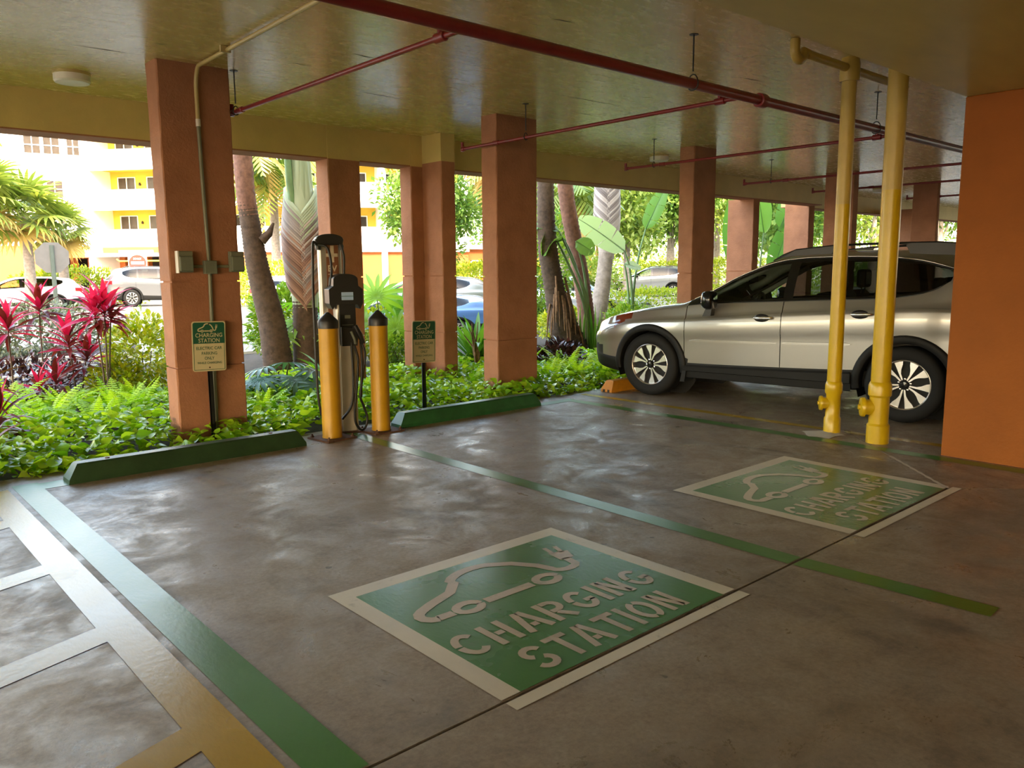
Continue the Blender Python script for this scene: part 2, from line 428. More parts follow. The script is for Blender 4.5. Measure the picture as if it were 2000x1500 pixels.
M['bark_grey'] = mat('grey palm bark', (0.30, 0.245, 0.21), 0.8, var=0.3, scale=10, bmp=0.5, bscale=35)
M['boot_brown'] = leafmat('brown leaf base', (0.17, 0.085, 0.06), (0.42, 0.24, 0.17), 0.6, 0.03, True)
M['boot_grey'] = leafmat('grey leaf base', (0.17, 0.13, 0.12), (0.50, 0.42, 0.38), 0.6, 0.03, True)
M['boot_green'] = leafmat('pale green leaf base', (0.30, 0.36, 0.22), (0.42, 0.48, 0.32), 0.5, 0.03, True)
M['stalk'] = mat('green leaf stalk', (0.16, 0.27, 0.12), 0.45, var=0.2)
M['stem_grey'] = mat('thin grey stem', (0.13, 0.085, 0.07), 0.7, var=0.2)
M['fibre'] = mat('dry brown fibre', (0.22, 0.12, 0.06), 0.9, var=0.4, scale=20)
# ================================================================== THE SETTING
def struct(name, mb, m, parent=None, label=None, cat=None):
    o = mb.build(name, m, parent)
    if parent is None: o['kind'] = 'structure'
    return tag(o, label, cat)

# ground outside: one road surface, a planted bed against the slab and a kerb
road = struct('road', MB().box(-90, 120, -60, 150, -0.45, -0.13), M['asphalt'], None, 'pale sunlit asphalt car park and road beyond the garden bed', 'road')
bed = struct('garden_bed', MB().prism([(-14, 6.55), (34, 6.55), (34, 14.2), (5.2, 14.2), (3.4, 13.2), (-14, 13.2)], -0.3, -0.05), M['soil'], None, 'dark soil of the planting bed along the slab edge', 'garden bed')
def kerb():
    mb = MB()
    pts = [(-14, 13.2), (3.4, 13.2), (5.2, 14.2), (34, 14.2)]
    for (a, b) in zip(pts, pts[1:]):
        d = Vector((b[0]-a[0], b[1]-a[1])).normalized(); n = Vector((-d.y, d.x))*0.16
        mb.prism([a, b, (b[0]+n.x, b[1]+n.y), (a[0]+n.x, a[1]+n.y)], -0.2, 0.0)
    struct('kerb', mb, M['kerb'], None, 'pale concrete kerb between garden bed and road', 'kerb')
kerb()

# concrete floor: dark base with separate cast slabs, open joints between them
floor = struct('floor', MB().box(-14, 33, -13, 6.6, -0.28, -0.018), M['joint'], None, 'dark base under the worn concrete parking slabs', 'floor')
J = 1.942
dl, dt, dr_, db = (5.628, J), (6.99, 3.31), (8.36, J), (6.99, 0.58)
g = 0.007
def slab(poly, name='concrete_slab'):
    mb = MB().prism(poly, -0.02, 0.0)
    return mb.build(name, M['concrete'], floor)
slab([(-14, J+g), (dl[0]-g*1.4, J+g), (dt[0], dt[1]+g*1.4), (dr_[0]+g*1.4, J+g), (33, J+g), (33, 6.6), (-14, 6.6)])
slab([(-14, -13), (33, -13), (33, J-g), (dr_[0]+g*1.4, J-g), (db[0], db[1]-g*1.4), (dl[0]-g*1.4, J-g), (-14, J-g)])
slab([dl, db, dr_, dt])
mb = MB(); d = Vector((dt[0]-dl[0], dt[1]-dl[1], 0)).normalized(); nn = Vector((-d.y, d.x, 0))
a0 = Vector((dl[0], dl[1], 0)); L = 0.93
prof = []
for k in range(24):
    t = L*k/23; w = 0.011+0.004*math.sin(k*2.1)+(0.006 if k < 3 else 0)
    prof.append((a0+d*t+nn*(0.008+w), a0+d*t+nn*(0.006-w)))
mb.add([(*p[:2], z) for pr in prof for p in pr for z in (0.0035,)], [(2*i, 2*i+1, 2*i+3, 2*i+2) for i in range(23)])
mb.build('joint_sealant', M['jointfill'], floor)['label'] = 'pale smeared sealant in the diagonal floor joint'

# ceiling slab, storeys above it, dropped beams
ceil = struct('ceiling', MB().box(-14, 33, -13, 9.25, 3.2, 3.55), M['ceiling'], None, 'glossy ochre painted concrete ceiling of the garage', 'ceiling')
struct('upper_storeys', MB().box(-14, 33, -13.2, 9.3, 3.55, 26), M['bwhite'], None, 'white storeys of the building above the garage', 'building')
mb = MB().box(-14, 17.15, 8.9, 9.25, 2.82, 3.2)
beam1 = struct('edge_beam', mb, M['beam'], None, 'ochre downstand beam above the planting bed, left part', 'beam')
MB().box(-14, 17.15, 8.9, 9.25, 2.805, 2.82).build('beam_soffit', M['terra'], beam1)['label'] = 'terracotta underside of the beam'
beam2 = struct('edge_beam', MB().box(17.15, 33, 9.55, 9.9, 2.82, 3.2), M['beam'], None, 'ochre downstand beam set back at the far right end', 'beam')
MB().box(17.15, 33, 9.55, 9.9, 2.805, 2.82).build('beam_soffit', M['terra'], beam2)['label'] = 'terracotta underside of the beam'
MB().box(17.15, 33, 9.25, 9.56, 3.2, 3.5).build('beam_infill', M['ceiling'], beam2)
struct('ceiling_beam', MB().box(-14, 33, 1.1, 2.35, 2.71, 3.2), M['soffit'], None, 'wide ochre dropped beam over the orange column', 'beam')
struct('wall_back', MB().box(-14, 33, -13.2, -13, -0.02, 3.2), M['beam'], None, 'ochre rear wall of the garage', 'wall')

# hairline marks of the formwork boards in the ceiling paint
for k, (a, b, c, d_) in enumerate(((3.52, 5.88, 3.82, 5.9), (4.25, 7.06, 4.87, 7.08), (1.74, 7.03, 2.27, 7.01), (2.23, 6.58, 2.35, 6.57), (5.81, 5.92, 6.94, 5.88), (6.61, 6.45, 7.2, 6.44), (8.73, 7.71, 9.27, 7.71), (6.65, 4.33, 7.05, 4.26), (3.26, 6.45, 3.5, 6.47), (4.12, 4.19, 4.35, 4.15))):
    w = .006; mm = ((a+c)/2, (b+d_)/2+.006)
    MB().add([(a, b, 3.1985), (mm[0], mm[1]-w, 3.1985), (c, d_, 3.1985), (mm[0], mm[1]+w, 3.1985)], [(0, 1, 2, 3)]).build('formwork_line', M['joint'], ceil)

def column(x0, x1, y0, y1, z1, label, m='terra', yellow_from=None, grooves=(0.645, 1.385), parent=None, name='column', extra=None):
    """stucco column cast in lifts: the joints between the lifts are real grooves"""
    c = parent or MB().box(x0+0.02, x1-0.02, y0+0.02, y1-0.02, -0.12, z1).build(name, M[m])
    if parent is None: c['kind'] = 'structure'; tag(c, label, 'column')
    if parent is not None: MB().box(x0+0.02, x1-0.02, y0+0.02, y1-0.02, -0.12, z1).build('column_core', M[m], c)
    zs = [-0.1]+list(grooves)+[yellow_from or z1]
    rnd = random.Random(int(x0*100))
    for i in range(len(zs)-1):
        a, b = zs[i]+(0.007 if i else 0), zs[i+1]-(0.007 if i < len(zs)-2 else 0)
        mb = MB()
        # slightly uneven hand-finished arrises
        n = max(2, int((b-a)/0.12)); rows = []
        for k in range(n+1):
            z = a+(b-a)*k/n; e = lambda: rnd.uniform(-0.0028, 0.0028)
            ch = 0.010
            pts = [(x0+ch, y0), (x1-ch, y0), (x1, y0+ch), (x1, y1-ch), (x1-ch, y1), (x0+ch, y1), (x0, y1-ch), (x0, y0+ch)]
            rows.append([(px+e(), py+e(), z) for px, py in pts])
        vs = [q for r in rows for q in r]
        fs = [(r*8+j, r*8+(j+1) % 8, (r+1)*8+(j+1) % 8, (r+1)*8+j) for r in range(n) for j in range(8)]
        fs += [tuple(range(7, -1, -1)), tuple(n*8+j for j in range(8))]
        mb.add(vs, fs)
        mb.build('column_lift', M[m], c)
    if yellow_from:
        MB().box(x0, x1, y0, y1, yellow_from, z1).build('column_head', M['beam'], c)['label'] = 'ochre painted head'
    return c
column(2.39, 3.0, 7.03, 7.29, 3.2, 'terracotta column with conduit, boxes and charging sign')
column(6.067, 6.70, 7.05, 7.32, 3.2, 'terracotta column behind the right green wheel stop')
column(9.85, 10.40, 7.08, 7.34, 3.2, 'terracotta column standing just past the nose of the estate car')
column(14.68, 14.87, 7.02, 7.58, 3.2, 'terracotta column behind the car roof, seen edge on')
column(18.3, 18.42, 6.92, 7.44, 3.2, 'farthest terracotta column beside the orange column edge')
column(4.965, 5.41, 8.893, 9.2, 3.2, 'terracotta outer column just behind the charging station', yellow_from=2.81)
cL = column(6.172, 6.37, 8.893, 9.15, 3.2, 'stepped terracotta outer column behind the small sign on a stake', yellow_from=2.81)
column(6.36, 6.585, 8.48, 9.12, 3.2, None, yellow_from=2.85, parent=cL)
column(14.43, 14.645, 8.92, 9.52, 2.82, 'terracotta outer column lit on its left face, behind the car')
column(17.15, 17.4, 9.2, 9.8, 2.95, 'terracotta outer column where the edge beam ends')
column(21.5, 21.9, 8.6, 9.5, 2.9, 'small terracotta outer column at the far right end')
big = MB().bbox(6.6, 7.45, 1.3, 2.35, -0.02, 2.71, 0.012).build('column', M['orange']); big['kind'] = 'structure'
tag(big, 'broad orange column at the right edge of the picture', 'column')

# ================================================================== FLOOR MARKINGS
def flat(name, polys, m, label, cat='marking', z=0.002, parent=None, group=None):
    mb = MB()
    for p in polys:
        n = len(p); mb.add([(x, y, z) for x, y in p], [tuple(range(n))])
    o = mb.build(name, m, parent)
    if parent is None: tag(o, label, cat, group)
    elif label: o['label'] = label
    return o
def rect(x0, x1, y0, y1): return [(x0, y0), (x1, y0), (x1, y1), (x0, y1)]
flat('painted_line', [rect(3.585, 3.715, J+.012, 6.42), [(3.645, 1.055), (3.775, 1.06), (3.72, J-.012), (3.59, J-.012)]], M['green_paint'], 'green stall line running between the two bollards and stencils')
flat('painted_line', [rect(0.99, 1.15, J+.012, 6.36), rect(1.15, 1.34, 6.13, 6.32), rect(0.99, 1.15, 0.2, J-.012)], M['green_paint'], 'green stall line with a hooked end beside the left wheel stop')
flat('painted_line', [[(6.40, 2.72), (6.53, 2.85), (6.475, 6.30), (6.34, 6.30)], [(6.42, 1.3), (6.55, 1.3), (6.53, 2.83), (6.40, 2.70)], rect(5.94, 6.34, 6.16, 6.30)], M['green_paint'], 'green stall line in front of the yellow pipes')
flat('painted_line', [[(6.86, 3.40), (6.97, 3.40), (6.885, 6.42), (6.78, 6.42)], [(6.9, 2.4), (7.01, 2.4), (6.975, 3.3), (6.87, 3.3)]], M['yellow_paint'], 'yellow stall line beside the silver car')
bars = [rect(-1.6, 0.80, 5.32, 5.64)]
bars = []
for yb, yt in ((5.33, 5.50), (4.345, 4.505), (3.365, 3.53), (2.365, 2.53)):
    sl = 0.33
    bars.append([(0.80, yb), (0.80, yt), (-1.7, yt-2.5*sl), (-1.7, yb-2.5*sl)])
flat('painted_line', [rect(0.80, 0.955, J+.012, 6.27), rect(0.80, 0.955, -0.4, J-.012)]+bars, M['yellow_paint'], 'yellow access aisle line with slanted hatch bars at lower left')

# stencil lettering out of separate strokes with stencil bridges
def arcpts(cx, cy, rx, ry, a0, a1, n=9):
    return [(cx+rx*math.cos(math.radians(a0+(a1-a0)*k/(n-1))), cy+ry*math.sin(math.radians(a0+(a1-a0)*k/(n-1)))) for k in range(n)]
def stroke(pts, t):
    """ribbon of half width t around a polyline -> quads"""
    L = []; n = len(pts)
    for i in range(n):
        a = Vector(pts[max(i-1, 0)]); b = Vector(pts[min(i+1, n-1)]); d = (b-a).normalized(); nn = Vector((-d.y, d.x))*t
        p = Vector(pts[i]); L.append((p+nn, p-nn))
    return [[tuple(L[i][0]), tuple(L[i][1]), tuple(L[i+1][1]), tuple(L[i+1][0])] for i in range(n-1)]
def glyph(ch):
    t = 0.085; w = 0.62
    S = {
     'C': [arcpts(.33, .5, .25, .415, 42, 176, 11), arcpts(.33, .5, .25, .415, 184, 318, 11)],
     'H': [[(.09, 0), (.09, 1)], [(.53, 0), (.53, 1)], [(.21, .5), (.41, .5)]],
     'A': [[(.04, 0), (.27, 1)], [(.60, 0), (.37, 1)], [(.24, .30), (.41, .30)]],
     'R': [[(.09, 0), (.09, 1)], [(.20, .915), (.36, .915)]+arcpts(.36, .70, .19, .215, 90, -90, 8)+[(.20, .485)], [(.30, .40), (.56, 0)]],
     'G': [arcpts(.33, .5, .25, .415, 42, 176, 11), arcpts(.33, .5, .25, .415, 184, 345, 12), [(.37, .42), (.64, .42)]],
     'I': [[(.09, 0), (.09, 1)]],
     'N': [[(.09, 0), (.09, 1)], [(.53, 0), (.53, 1)], [(.17, .95), (.45, .05)]],
     'S': [arcpts(.31, .715, .215, .20, 15, 245, 12), arcpts(.31, .285, .215, .20, 65, -165, 12)],
     'T': [[(.0, .915), (.24, .915)], [(.38, .915), (.62, .915)], [(.31, 0), (.31, 1)]],
     'O': [arcpts(.33, .5, .25, .415, -82, 82, 13), arcpts(.33, .5, .25, .415, 98, 262, 13)],
    }[ch]
    adv = {'I': .30, 'T': .72}.get(ch, .78)
    return [q for s_ in S for q in stroke(s_, t)], adv
def word(txt, x0, x1, y0, y1):
    quads = []; x = 0.0
    for ch in txt:
        g_, adv = glyph(ch); quads += [[(p[0]+x, p[1]) for p in q] for q in g_]; x += adv
    W = x-0.14; sx = (x1-x0)/W
    return [[(x0+p[0]*sx, y0+p[1]*(y1-y0)) for p in q] for q in quads]
def car_icon(x0, y0, w, h, t):
    """outline of a car trailing a plug; unit box -> given box"""
    f = lambda pts: [(x0+px*w, y0+py*h) for px, py in pts]
    Q = []
    body = arcpts(.09, .18, .085, .16, 250, 120, 6)+[(.12, .40), (.26, .52), (.34, .72)]+arcpts(.50, .62, .19, .32, 150, 60, 7)+[(.70, .72), (.775, .45), (.80, .25)]
    Q += stroke(f(body), t)
    Q += stroke(f(arcpts(.875, .25, .075, .13, 180, 330, 7)+[(.955, .40)]), t*0.9)
    Q += stroke(f([(.06, .055), (.14, .05)]), t)
    Q += stroke(f([(.32, .06), (.60, .06)]), t)
    for cx in (.225, .695): Q += stroke(f(arcpts(cx, .06, .062, .115, 0, 360, 15)), t*0.8)
    Q += [f([(.915, .38), (1.0, .36), (1.04, .58), (.93, .66)])]
    Q += stroke(f([(.95, .62), (.97, .84)]), t*.5); Q += stroke(f([(1.0, .58), (1.03, .80)]), t*.5)
    return Q
def stencil(x, label, rub):
    r = empty('stencil_panel', (x, 1.873, 0), 0, label, 'floor stencil')
    W, H = 1.43, 1.292; jo = J-1.873
    flat('white_border', [rect(0, .09, jo+.012, H), rect(W-.09, W, jo+.012, H), rect(.09, W-.09, H-.095, H), rect(0, W, 0, jo-.012)], M['white_paint'], 'white border', parent=r)
    flat('green_field', [rect(.09, W-.09, jo+.012, H-.095)], M['green_panel'], 'green field', parent=r)
    for txt, a, b, c, d_ in (('CHARGING', .115, 1.265, .385, .575), ('STATION', .255, 1.155, .125, .315)):
        flat('lettering', word(txt, a, b, c, d_), M['worn_letter'] if rub else M['white_paint'], 'worn white stencilled letters', z=0.0035, parent=r)
    flat('car_symbol', car_icon(.17, .735, 1.02, .40, .026), M['worn_letter'] if rub else M['white_paint'], 'white outline of a car with a plug', z=0.0035, parent=r)
stencil(1.68, 'green charging station stencil with white border, nearer and more worn one', 1)
stencil(4.25, 'green charging station stencil with white border, near the yellow pipes', 0)

# ================================================================== WHEEL STOPS
def wheel_stop(x, y, m, label, rz=0.0, L=1.82, holes=False):
    """long block, battered sides, sloped ends"""
    h = 0.135; b0, b1 = 0.085, 0.055; e = 0.07; ch = 0.012
    mb = MB(); rows = []
    for (z, hw, ee) in ((0.0, b0, 0.0), (0.03, b0, 0.004), (h-ch, b1+.006, e*0.85), (h, b1-.008, e)):
        rows.append([(ee, -hw, z), (L-ee, -hw, z), (L-ee, hw, z), (ee, hw, z)])
    vs = [q for r in rows for q in r]
    mb.add(vs, [(3, 2, 1, 0), (12, 13, 14, 15)]+[(r*4+j, r*4+(j+1) % 4, (r+1)*4+(j+1) % 4, (r+1)*4+j) for r in range(3) for j in range(4)])
    r = mb.build('wheel_stop', m, None, (x, y, 0), (0, 0, rz)); tag(r, label, 'wheel stop', 'concrete wheel stops')
    for t in (0.28, L-0.28):
        MB().lathe([(0.016, h), (0.016, h+.004), (0.006, h+.006)], 10).build('anchor_pin', M['rust'], r, (t, 0, 0))
    if holes:
        MB().box(-.004, .05, -.05, -.02, 0.0, .03).build('drain_notch', M['joint'], r); MB().box(-.004, .05, .02, .05, 0.0, .03).build('drain_notch', M['joint'], r)
wheel_stop(1.30, 6.215, M['stop_green'], 'long dark green wheel stop left of the bollards')
wheel_stop(4.114, 6.275, M['stop_green2'], 'brighter green wheel stop right of the bollards')
wheel_stop(7.15, 6.33, M['stop_yellow'], 'amber wheel stop under the nose of the silver car', holes=True)

# ================================================================== SPRINKLER PIPES
MZ = 2.845
main = empty('sprinkler_main', (0, 3.78, MZ), 0, 'thick dark red sprinkler main crossing the ceiling', 'pipe')
MB().cyl((-14, 0, 0), (32.5, 0, 0), 0.040, 16).build('pipe', M['pipe_red'], main)
def hanger(parent, x, y, z0, top, r):
    """threaded rod, ceiling flange and ring round the pipe"""
    mb = MB().cyl((x, y, z0+r+.05), (x, y, top), 0.006, 8)
    mb.lathe([(0.035, top-.004), (0.035, top)], 12, 0, Matrix.Translation((x, y, 0)))
    rod = mb.build('hanger_rod', M['black'], parent)
    pts = [(x-(r+.006)*math.cos(a)*0 + 0, 0, 0) for a in ()]
    along_x = parent is main
    loop = []
    for k in range(17):
        a = -PI/2+2*PI*k/16; q = (r+.008)*math.cos(a); zz = z0+(r+.008)*math.sin(a)*(1.0 if a < PI/2 else 1.0)
        if math.sin(a) > 0.3: zz += .03*(math.sin(a)-.3)
        loop.append((x, y+q, zz) if along_x else (x+q, y, zz))
    MB().tube(loop, 0.005, 6, caps=False).build('hanger_ring', M['black'], rod)
for hx in (1.9, 5.215, 8.31, 11.6): hanger(main, hx, 0, 0, 3.2-MZ, 0.040)
MB().lathe([(.048, -.05), (.056, -.045), (.058, 0), (.056, .045), (.048, .05)], 16, 0, Matrix.Translation((6.17, 0, 0)) @ Matrix.Rotation(PI/2, 4, 'Y')).build('coupling', M['pipe_red'], main)
branches = [(3.05, 7.12, 7.037, 'first branch from the left, passing the column with the conduit'), (5.97, 7.54, 6.453, 'second branch from the left, crossing in front of the column'),
            (8.93, 7.58, 7.083, 'third branch from the left, reaching the round ceiling lamp'), (12.13, 7.70, 7.2, 'fourth branch from the left, above the car'),
            (15.2, 8.1, 7.4, 'fifth branch from the left'), (18.4, 7.6, 7.3, 'sixth branch from the left'), (21.6, 7.6, 7.2, 'farthest visible branch at the right')]
for bx, yend, yrod, lab in branches:
    r = empty('sprinkler_branch', (bx, 3.78, 2.875), 0, 'thin dark red sprinkler pipe, '+lab, 'pipe', 'sprinkler branch pipes')
    z = -0.02 if bx < 14 else 0.05
    MB().cyl((0, 0.05, z), (0, yend-3.78, z), 0.0185, 10).build('pipe', M['pipe_red'], r)
    e = yend-3.78
    MB().cyl((0, e, z-.028), (0, e, z+.075), 0.019, 10).lathe([(0.024, -.025), (0.027, 0), (0.024, .025)], 10, 0, Matrix.Translation((0, e-.02, z)) @ Matrix.Rotation(PI/2, 4, 'X')).build('end_elbow', M['pipe_red'], r)
    MB().lathe([(0.023, -.05), (0.03, -.045), (0.03, .045), (0.023, .05)], 12, 0, Matrix.Translation((0, 0.265, z)) @ Matrix.Rotation(PI/2, 4, 'X')).cyl((0, .265, z), (0, .265, z+.075), .022, 10).cyl((0, .265, z+.07), (0, .265, z+.11), .012, 8).build('tee_fitting', M['pipe_red'], r)
    MB().lathe([(0.022, -.05), (0.026, -.045), (0.026, .045), (0.022, .05)], 12, 0, Matrix.Translation((0, 3.16, z)) @ Matrix.Rotation(PI/2, 4, 'X')).build('coupling', M['pipe_red'], r)
    hanger(r, 0, yrod-3.78, z, 3.2-2.875, 0.0185)

# ================================================================== YELLOW DRAIN PIPES
def drain(x, y, r, top, zc, label, split):
    p = empty('drain_pipe', (x, y, 0), 0, label, 'pipe', 'yellow drain pipes')
    MB().cyl((0, 0, zc*1.45), (0, 0, split), r, 24).build('lower_pipe', M['pipe_yellow'], p)
    MB().cyl((0, 0, split), (0, 0, top), r, 24).build('upper_pipe', M['pipe_cream'], p)['label'] = 'ochre painted upper length'
    prof = [(r*1.18, 0), (r*1.18, zc*.5), (r*1.02, zc*.56), (r*1.02, zc*1.3), (r*1.2, zc*1.36), (r*1.2, zc*1.62), (r*1.05, zc*1.72), (r*1.0, zc*1.73)]
    tee = MB().lathe(prof, 24).build('cleanout_tee', M['pipe_yellow'], p)
    Mx = Matrix.Translation((0, 0, zc)) @ Matrix.Rotation(math.radians(126), 4, 'Z') @ Matrix.Rotation(PI/2, 4, 'Y')
    tee2 = MB().lathe([(r*.82, 0), (r*.86, r*1.5), (r*1.05, r*1.52)], 20, 0, Mx)
    tee2.build('cleanout_branch', M['pipe_yellow'], tee)
    MB().lathe([(r*1.08, r*1.5), (r*1.08, r*1.75), (r*1.0, r*1.9), (r*.3, r*1.95), (r*.28, r*2.15), (0.001, r*2.16)], 20, 0, Mx).build('cleanout_cap', M['pipe_yellow'], tee)
    return p
p1 = drain(6.80, 3.34, 0.061, 3.198, 0.27, 'slimmer yellow drain pipe with cleanout below and ochre trap pipe under the ceiling', 2.0)
mb = MB(); n = 28; rr = [0.10+0.06*random.random()+(0.12 if 8 < k < 17 else 0) for k in range(n)]
mb.add([(0, 0, .022)]+[(rr[k]*math.cos(2*PI*k/n)*1.15, rr[k]*math.sin(2*PI*k/n), .003) for k in range(n)], [(0, 1+k, 1+(k+1) % n) for k in range(n)], 0, True)
mb.build('mortar_patch', M['kerb'], p1)['label'] = 'pale rough mortar around the pipe foot'
p2 = drain(6.70, 2.89, 0.077, 3.198, 0.30, 'thicker yellow drain pipe with a cleanout, right of the pair', 2.08)
hp = (0, 0, 3.03)
MB().tube([(-.72, 0, .085), (-.3, 0, .085), (0, 0, .085), (.5, 0, .085), (1.1, 0, .085)], 0.034, 14).build('horizontal_pipe', M['pipe_cream'], p1, hp)
MB().tube([(-.90, 0, .166), (-.90, 0, .10)]+[(-.835-.065*math.cos(a), 0, .09-.065*math.sin(a)) for a in [PI*k/10 for k in range(10)]]+[(-.765, 0, .095), (-.74, 0, .088), (-.70, 0, .085)], 0.038, 14).build('trap_bend', M['pipe_cream'], p1, hp)
MB().lathe([(.078, -.09), (.082, -.05), (.082, .05), (.07, .1)], 20, 0, Matrix.Translation((0, 0, .07))).build('tee_fitting', M['pipe_cream'], p1, hp)

# ================================================================== CEILING LAMPS, CONDUIT
for lx, ly, lab in ((2.0, 8.0, 'round white ceiling lamp left of the conduit column'), (10.25, 8.03, 'round white ceiling lamp beyond the third sprinkler branch'), (18.5, 8.25, 'round white ceiling lamp between the yellow pipes, farthest')):
    r = empty('ceiling_lamp', (lx, ly, 3.2), 0, lab, 'lamp', 'round ceiling lamps')
    MB().lathe([(.150, 0), (.150, -.02), (.146, -.024)], 32).build('lamp_base', M['conduit_cream'], r)
    MB().lathe([(.146, -.022), (.146, -.075), (.135, -.090), (.10, -.096), (0.001, -.097)], 32).build('lamp_lens', M['light_white'], r)

cond = empty('electrical_conduit', (2.70, 7.02, 0), 0, 'grey conduit with junction box and two weatherproof outlets on the column', 'conduit')
y = -.012
MB().tube([(0, y, .0), (.01, y, .8), (.02, y, 1.47)], .016, 10).build('lower_conduit', M['conduit'], cond)
MB().tube([(.02, y, 1.55), (.005, y, 2.3), (.0, y, 2.75)], .016, 10).build('upper_conduit', M['conduit'], cond)
MB().lathe([(.02, -.03), (.02, .03)], 12, 0, Matrix.Translation((0, y, 2.72))).build('coupling', M['light_white'], cond)
MB().tube([(0, y, 2.74), (0, y, 2.98)]+[(-.0, y-.10*(1-math.cos(a)), 2.98+.19*math.sin(a)) for a in [PI/2*k/8 for k in range(1, 9)]]+[(-.01, -1.0, 3.172), (-.05, -3.2, 3.172)], .017, 10).build('ceiling_conduit', M['conduit_cream'], cond)['label'] = 'ochre painted conduit bending onto the ceiling'
for cyy in (-0.7, -2.55, -2.7): MB().box(-.06, .02, cyy-.012, cyy+.012, 3.152, 3.2).build('strap', M['conduit_cream'], cond)
MB().bbox(-.035, .075, -.055, 0, 1.45, 1.565, .006).build('junction_box', M['box_grey'], cond)
for s_, x0 in ((-1, -.255), (1, .195)):
    b = MB().bbox(x0, x0+.125, -.05, 0, 1.465, 1.645, .006).build('outlet_box', M['box_grey'], cond)
    MB().bbox(x0+.006, x0+.119, -.078, -.05, 1.475, 1.60, .008).build('flap_cover', M['box_grey'], b)
    MB().box(x0+.006, x0+.119, -.064, -.05, 1.607, 1.638).build('hinge', M['conduit'], b)
MB().box(-.263, -.252, -.066, 0, 1.46, 1.645).build('box_edge', M['light_white'], cond)
for a_, b_ in ((-.13, -.03), (.07, .2)): MB().tube([(a_, y, 1.515), (b_, y, 1.515)], .013, 8).build('side_conduit', M['conduit'], cond)

# ================================================================== PARKING SIGNS
def rrect(w, h, r, n=5):
    P = []
    for cx, cy, a0 in ((w/2-r, h/2-r, 0), (-w/2+r, h/2-r, 90), (-w/2+r, -h/2+r, 180), (w/2-r, -h/2+r, 270)):
        P += arcpts(cx, cy, r, r, a0, a0+90, n)
    return P
def parking_sign(loc, rz, label, post_mat, tilt=0.0):
    s_ = empty('parking_sign', (loc[0], loc[1], 0), rz, label, 'sign', 'charging station parking signs')
    z = loc[2]; w, h = .295, .435
    R = Matrix.Translation((0, 0, z)) @ Matrix.Rotation(tilt, 4, 'Y') @ Matrix.Rotation(PI/2, 4, 'X')
    pl = MB().prism(rrect(w, h, .022), 0, .003, 0, R).build('sign_plate', M['sign_cream'], s_)
    g_ = MB().prism([(x, max(y_, 0.025)) for x, y_ in rrect(w-.018, h-.018, .018)], .003, .0042, 0, R).build('green_field', M['sign_green'], pl)
    bd = MB()
    x0, x1, y0, y1 = -w/2+.012, w/2-.012, -h/2+.012, .025
    for a, b, c, d_ in ((x0, x0+.004, y0, y1), (x1-.004, x1, y0, y1), (x0, x1, y0, y0+.004)): bd.prism(rect(a, b, c, d_), .003, .0042, 0, R)
    bd.build('border_line', M['sign_green'], pl)
    ic = MB()
    for q in car_icon(-.095, .130, .165, .072, .0048): ic.add([R @ Vector((p[0], p[1], .0048)) for p in q], [(0, 1, 2, 3)])
    ic.build('car_symbol', M['sign_cream'], pl)
    for txt, ww, hh, yy, m in (('CHARGING', .235, .036, .098, 'sign_cream'), ('STATION', .185, .036, .052, 'sign_cream'), ('ELECTRIC CAR', .225, .027, -.015, 'sign_green'), ('PARKING', .135, .027, -.060, 'sign_green'), ('ONLY', .085, .027, -.103, 'sign_green'), ('WHILE CHARGING', .215, .020, -.143, 'sign_green')):
        t = text_mb(txt, ww, hh, 0.012, .0043, .0006)
        t.v = [tuple(R @ (Vector(q)+Vector((0, yy, 0)))) for q in t.v]
        t.build('lettering', M[m], pl)
    for yy in (-.185, .195): MB().lathe([(.007, .003), (.006, .008), (.001, .009)], 8, 0, R @ Matrix.Translation((0, yy, 0))).build('bolt', M['rust'], pl)
    MB().box(-.018, .018, .004, .016, 0.0, z+h/2-.03).box(-.018, -.012, .004, .028, 0, z+h/2-.03).box(.012, .018, .004, .028, 0, z+h/2-.03).build('post', M[post_mat], s_)
parking_sign((2.655, 6.955, .825), 0.0, 'green and cream charging station sign in front of the conduit column', 'black', 0.03)  # its black post is added where the lower conduit runs in shade
parking_sign((4.805, 6.76, .735), 0.0, 'green and cream charging station sign on a stake right of the bollards', 'black', 0.03)

# ================================================================== BOLLARDS
def bollard(x, y, rz, label):
    b = empty('bollard', (x, y, 0), rz, label, 'bollard', 'yellow bollards at the charger')
    pl = MB().box(-.155, .155, -.155, .155, 0.0, .014).build('base_plate', M['rust'], b)
    for sx in (-1, 1):
        for sy in (-1, 1):
            MB().lathe([(.017, .014), (.017, .026), (.009, .027), (.009, .042), (.001, .043)], 8).build('anchor_bolt', M['rust'], pl, (sx*.125, sy*.125, 0))
    MB().lathe([(.088, .014), (.085, .03), (.0845, .985)], 28, caps=False).build('tube', M['bollard'], b)
    MB().lathe([(.088, .975), (.089, 1.035), (.080, 1.05), (.045, 1.085), (.012, 1.113), (.001, 1.116)], 28).build('cap', M['black'], b)
bollard(3.43, 6.25, .12, 'yellow bollard with black cap, left one in front of the charger')
bollard(3.925, 6.23, .0, 'yellow bollard with black cap, right one beside the brighter green wheel stop')

